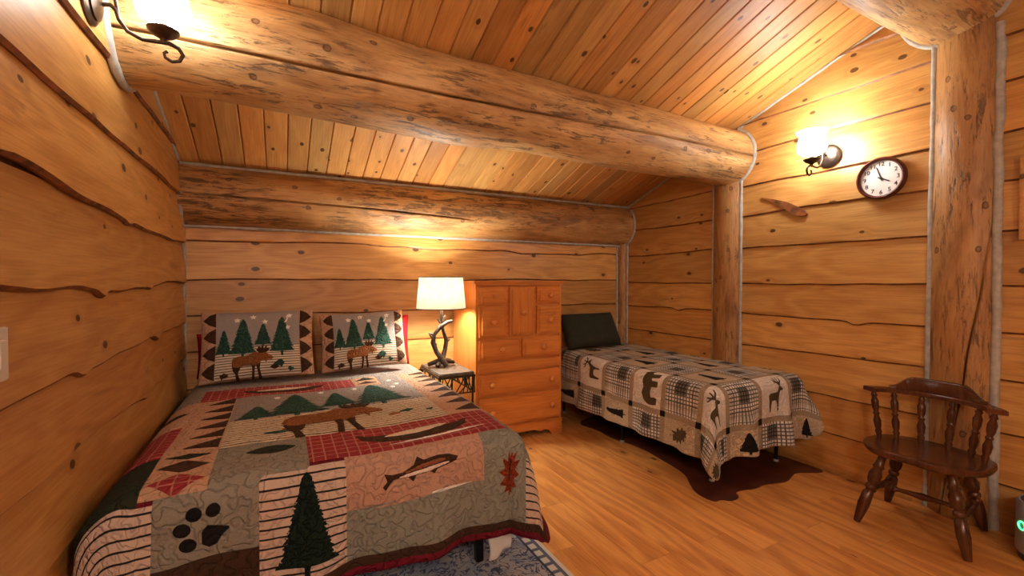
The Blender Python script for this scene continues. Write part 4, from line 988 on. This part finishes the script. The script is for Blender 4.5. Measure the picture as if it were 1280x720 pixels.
# back rail: a horseshoe carried by six spindles
def rail_pt(s):     # s in -1..1 from the far (left) arm to the near (right) arm
    a = s * 1.25
    return Vector((2.955 + 0.215 * math.cos(a) ** 0.8, 1.045 - 0.262 * math.sin(a) / math.sin(1.25) + 0.012, 0))
def rail(name, s0, s1, zb, zt_fn, wid, n=30):
    V = []; F = []
    for i in range(n + 1):
        s = s0 + (s1 - s0) * i / n; p = rail_pt(s); t = (rail_pt(s + .01) - rail_pt(s - .01)).normalized(); nn = Vector((t.y, -t.x, 0)); w = wid(s); zt = zt_fn(s)
        for q, z in ((-w, zb), (w, zb), (w * 1.0, zt - .004), (w * .8, zt), (-w * .8, zt), (-w, zt - .004)): V.append((p + nn * q)[:2] + (z,) if False else (p.x + nn.x * q, p.y + nn.y * q, z))
    k = 6
    F = [[i * k + j, i * k + (j + 1) % k, (i + 1) * k + (j + 1) % k, (i + 1) * k + j] for i in range(n) for j in range(k)] + [list(range(k)), [n * k + j for j in range(k)]]
    b = MB(); b.add(V, F); b.obj(name, M_dwood, ch, CHT, True)
rail('arm_rail', -1, 1, 0.655, lambda s: 0.680, lambda s: .027 + .010 * sst(.75, 1, abs(s)) )
rail('crest', -.62, .62, 0.678, lambda s: 0.692 + 0.060 * (1 - sst(.30, .60, abs(s))), lambda s: .020)
SPN = [(0, .011), (.06, .012), (.12, .017), (.17, .012), (.22, .016), (.35, .019), (.46, .011), (.50, .017), (.54, .011), (.62, .017), (.76, .019), (.85, .011), (.89, .016), (.93, .011), (1, .011)]
for s in (-.90, -.56, -.19, .19, .56, .90):
    p = rail_pt(s); q = Vector((3.0 + (p.x - 3.0) * .80, 1.045 + (p.y - 1.045) * .86, zs - .006)); MB().lathe(SPN, q, (p.x, p.y, .662), 14).obj('spindle', M_dwood, ch, CHT, True)

# ================================================================== rugs
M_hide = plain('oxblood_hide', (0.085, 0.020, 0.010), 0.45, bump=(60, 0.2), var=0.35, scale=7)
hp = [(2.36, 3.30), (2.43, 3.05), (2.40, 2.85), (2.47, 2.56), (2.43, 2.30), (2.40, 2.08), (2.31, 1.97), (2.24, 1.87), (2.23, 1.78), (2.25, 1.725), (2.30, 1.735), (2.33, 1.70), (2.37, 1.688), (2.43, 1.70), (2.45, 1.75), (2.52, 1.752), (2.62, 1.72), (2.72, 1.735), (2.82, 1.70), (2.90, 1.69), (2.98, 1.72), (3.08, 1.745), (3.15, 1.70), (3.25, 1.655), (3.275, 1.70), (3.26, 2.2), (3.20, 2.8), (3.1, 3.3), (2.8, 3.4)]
def smooth_poly(p, it=2):
    for _ in range(it):
        q = []
        for i in range(len(p)):
            a, b = p[i - 1], p[i]; q += [(a[0] * .75 + b[0] * .25, a[1] * .75 + b[1] * .25), (a[0] * .25 + b[0] * .75, a[1] * .25 + b[1] * .75)]
        p = q
    return p
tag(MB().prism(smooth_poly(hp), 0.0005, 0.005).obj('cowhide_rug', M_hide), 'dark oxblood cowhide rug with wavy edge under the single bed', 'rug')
N = NT('blue_floral_rug'); tcr = N.n('ShaderNodeTexCoord', 3); sp = N.t.nodes.new('ShaderNodeSeparateXYZ'); N.put(sp.inputs[0], tcr)
ed = N.math('MAXIMUM', N.math('SUBTRACT', N.math('ABSOLUTE', sp.outputs[0]), 0.72 - 0.085), N.math('SUBTRACT', N.math('ABSOLUTE', sp.outputs[1]), 0.48 - 0.085))
nzr = N.noise(tcr, 16, 2, .5, 1.6); scr = N.mr(N.math('ABSOLUTE', N.math('SUBTRACT', nzr, .5)), .02, .05, 1, 0)
fld = N.mix(N.math('MULTIPLY', scr, .9), N.mix(N.mr(N.noise(tcr, 7, 2), .4, .6), (0.28, 0.34, 0.46), (0.46, 0.46, 0.47)), (0.03, 0.05, 0.13))
tri = N.math('MAXIMUM', line_fac(N, sp.outputs[0], .06, .35), line_fac(N, sp.outputs[1], .06, .35))
bor = N.mix(N.math('MULTIPLY', tri, .9), (0.55, 0.52, 0.47), (0.03, 0.05, 0.12))
c = N.mix(N.math('GREATER_THAN', ed, 0.0), fld, bor)
c = N.mix(N.math('LESS_THAN', N.math('ABSOLUTE', N.math('SUBTRACT', ed, 0.004)), .006), c, (0.04, 0.05, 0.10)); c = N.mix(N.math('GREATER_THAN', ed, 0.062), c, (0.55, 0.52, 0.47))
N.bump(N.noise(tcr, 300, 1), .4, .003); N.done(c, .95)
rug = MB().box((0, 0, 0.005), (1.44, 0.96, 0.009), .003).obj('area_rug', N.m); rug.location = (0.41, 1.72, 0); tag(rug, 'blue and cream floral rug under the foot of the double bed', 'rug')

# ================================================================== air purifier, switch, framed panel
ap_ = empty('air_purifier', (3.12, 0.625, 0)); tag(ap_, 'grey cylindrical air purifier with green indicator at the right edge', 'air purifier')
M_gp = plain('grey_plastic', (0.30, 0.29, 0.33), 0.4, var=.04); M_dp = plain('dark_plastic', (0.03, 0.03, 0.035), 0.5)
MB().lathe([(0, .118), (.02, .122), (.95, .120), (1, .112)], (0, 0, .035), (0, 0, .272), 36).obj('body', M_gp, ap_, None, True)
MB().lathe([(0, .108), (.2, .114), (1, .114)], (0, 0, 0), (0, 0, .036), 36).obj('base', M_dp, ap_, None, True)
MB().lathe([(0, .112), (.5, .095), (1, .06)], (0, 0, .270), (0, 0, .282), 36).obj('top_grille', M_dp, ap_, None, True)
ang = math.radians(181)
ring = [Vector((-0.1225, 0.0, .165)) + Vector((0, math.cos(a) * .018, math.sin(a) * .018)) for a in np.linspace(0, 2 * PI, 25)]
rz = Matrix.Rotation(math.radians(-42), 4, 'Z')
MB().tube([rz @ p for p in ring], .0035, 6, False).obj('indicator_light', emit('green_led', (0.0, 1.0, 0.25), 1.6), ap_, None, True)
sw = empty('light_switch', (XL + .03, 1.422, 1.13)); tag(sw, 'pale light switch plate on the left wall', 'switch')
M_sw = plain('pale_plastic', (0.62, 0.58, 0.52), 0.35, var=.03)
MB().box((0.006, 0, 0), (.008, .085, .125), .003).obj('plate', M_sw, sw); MB().box((0.013, 0, 0), (.012, .035, .066), .003).obj('rocker', M_sw, sw)
fr = empty('wooden_panel', (XR - .045, 0.625, 1.705)); tag(fr, 'wooden frame edge hanging on the wall at the right side', 'frame')
for c_, d_ in (((0, .155, 0), (.03, .025, .41)), ((0, -.155, 0), (.03, .025, .41)), ((0, 0, .195), (.03, .285, .025)), ((0, 0, -.195), (.03, .285, .025))): MB().box(c_, d_, .004).obj('frame_rail', M_wall, fr)
MB().box((.008, 0, 0), (.008, .29, .37), 0).obj('panel', M_wall, fr)

# bark inclusion on the board below the right wall lamp
bp = [(2.169, 1.945), (2.061, 1.912), (1.942, 1.872), (1.841, 1.806), (1.797, 1.756), (1.884, 1.757), (1.942, 1.806), (2.043, 1.878)]
MB().prism(smooth_poly(bp, 1), XR - .040, XR - .02, lambda y, z, x: (x, y, z)).obj('bark_inclusion', M_bark, wall_right)
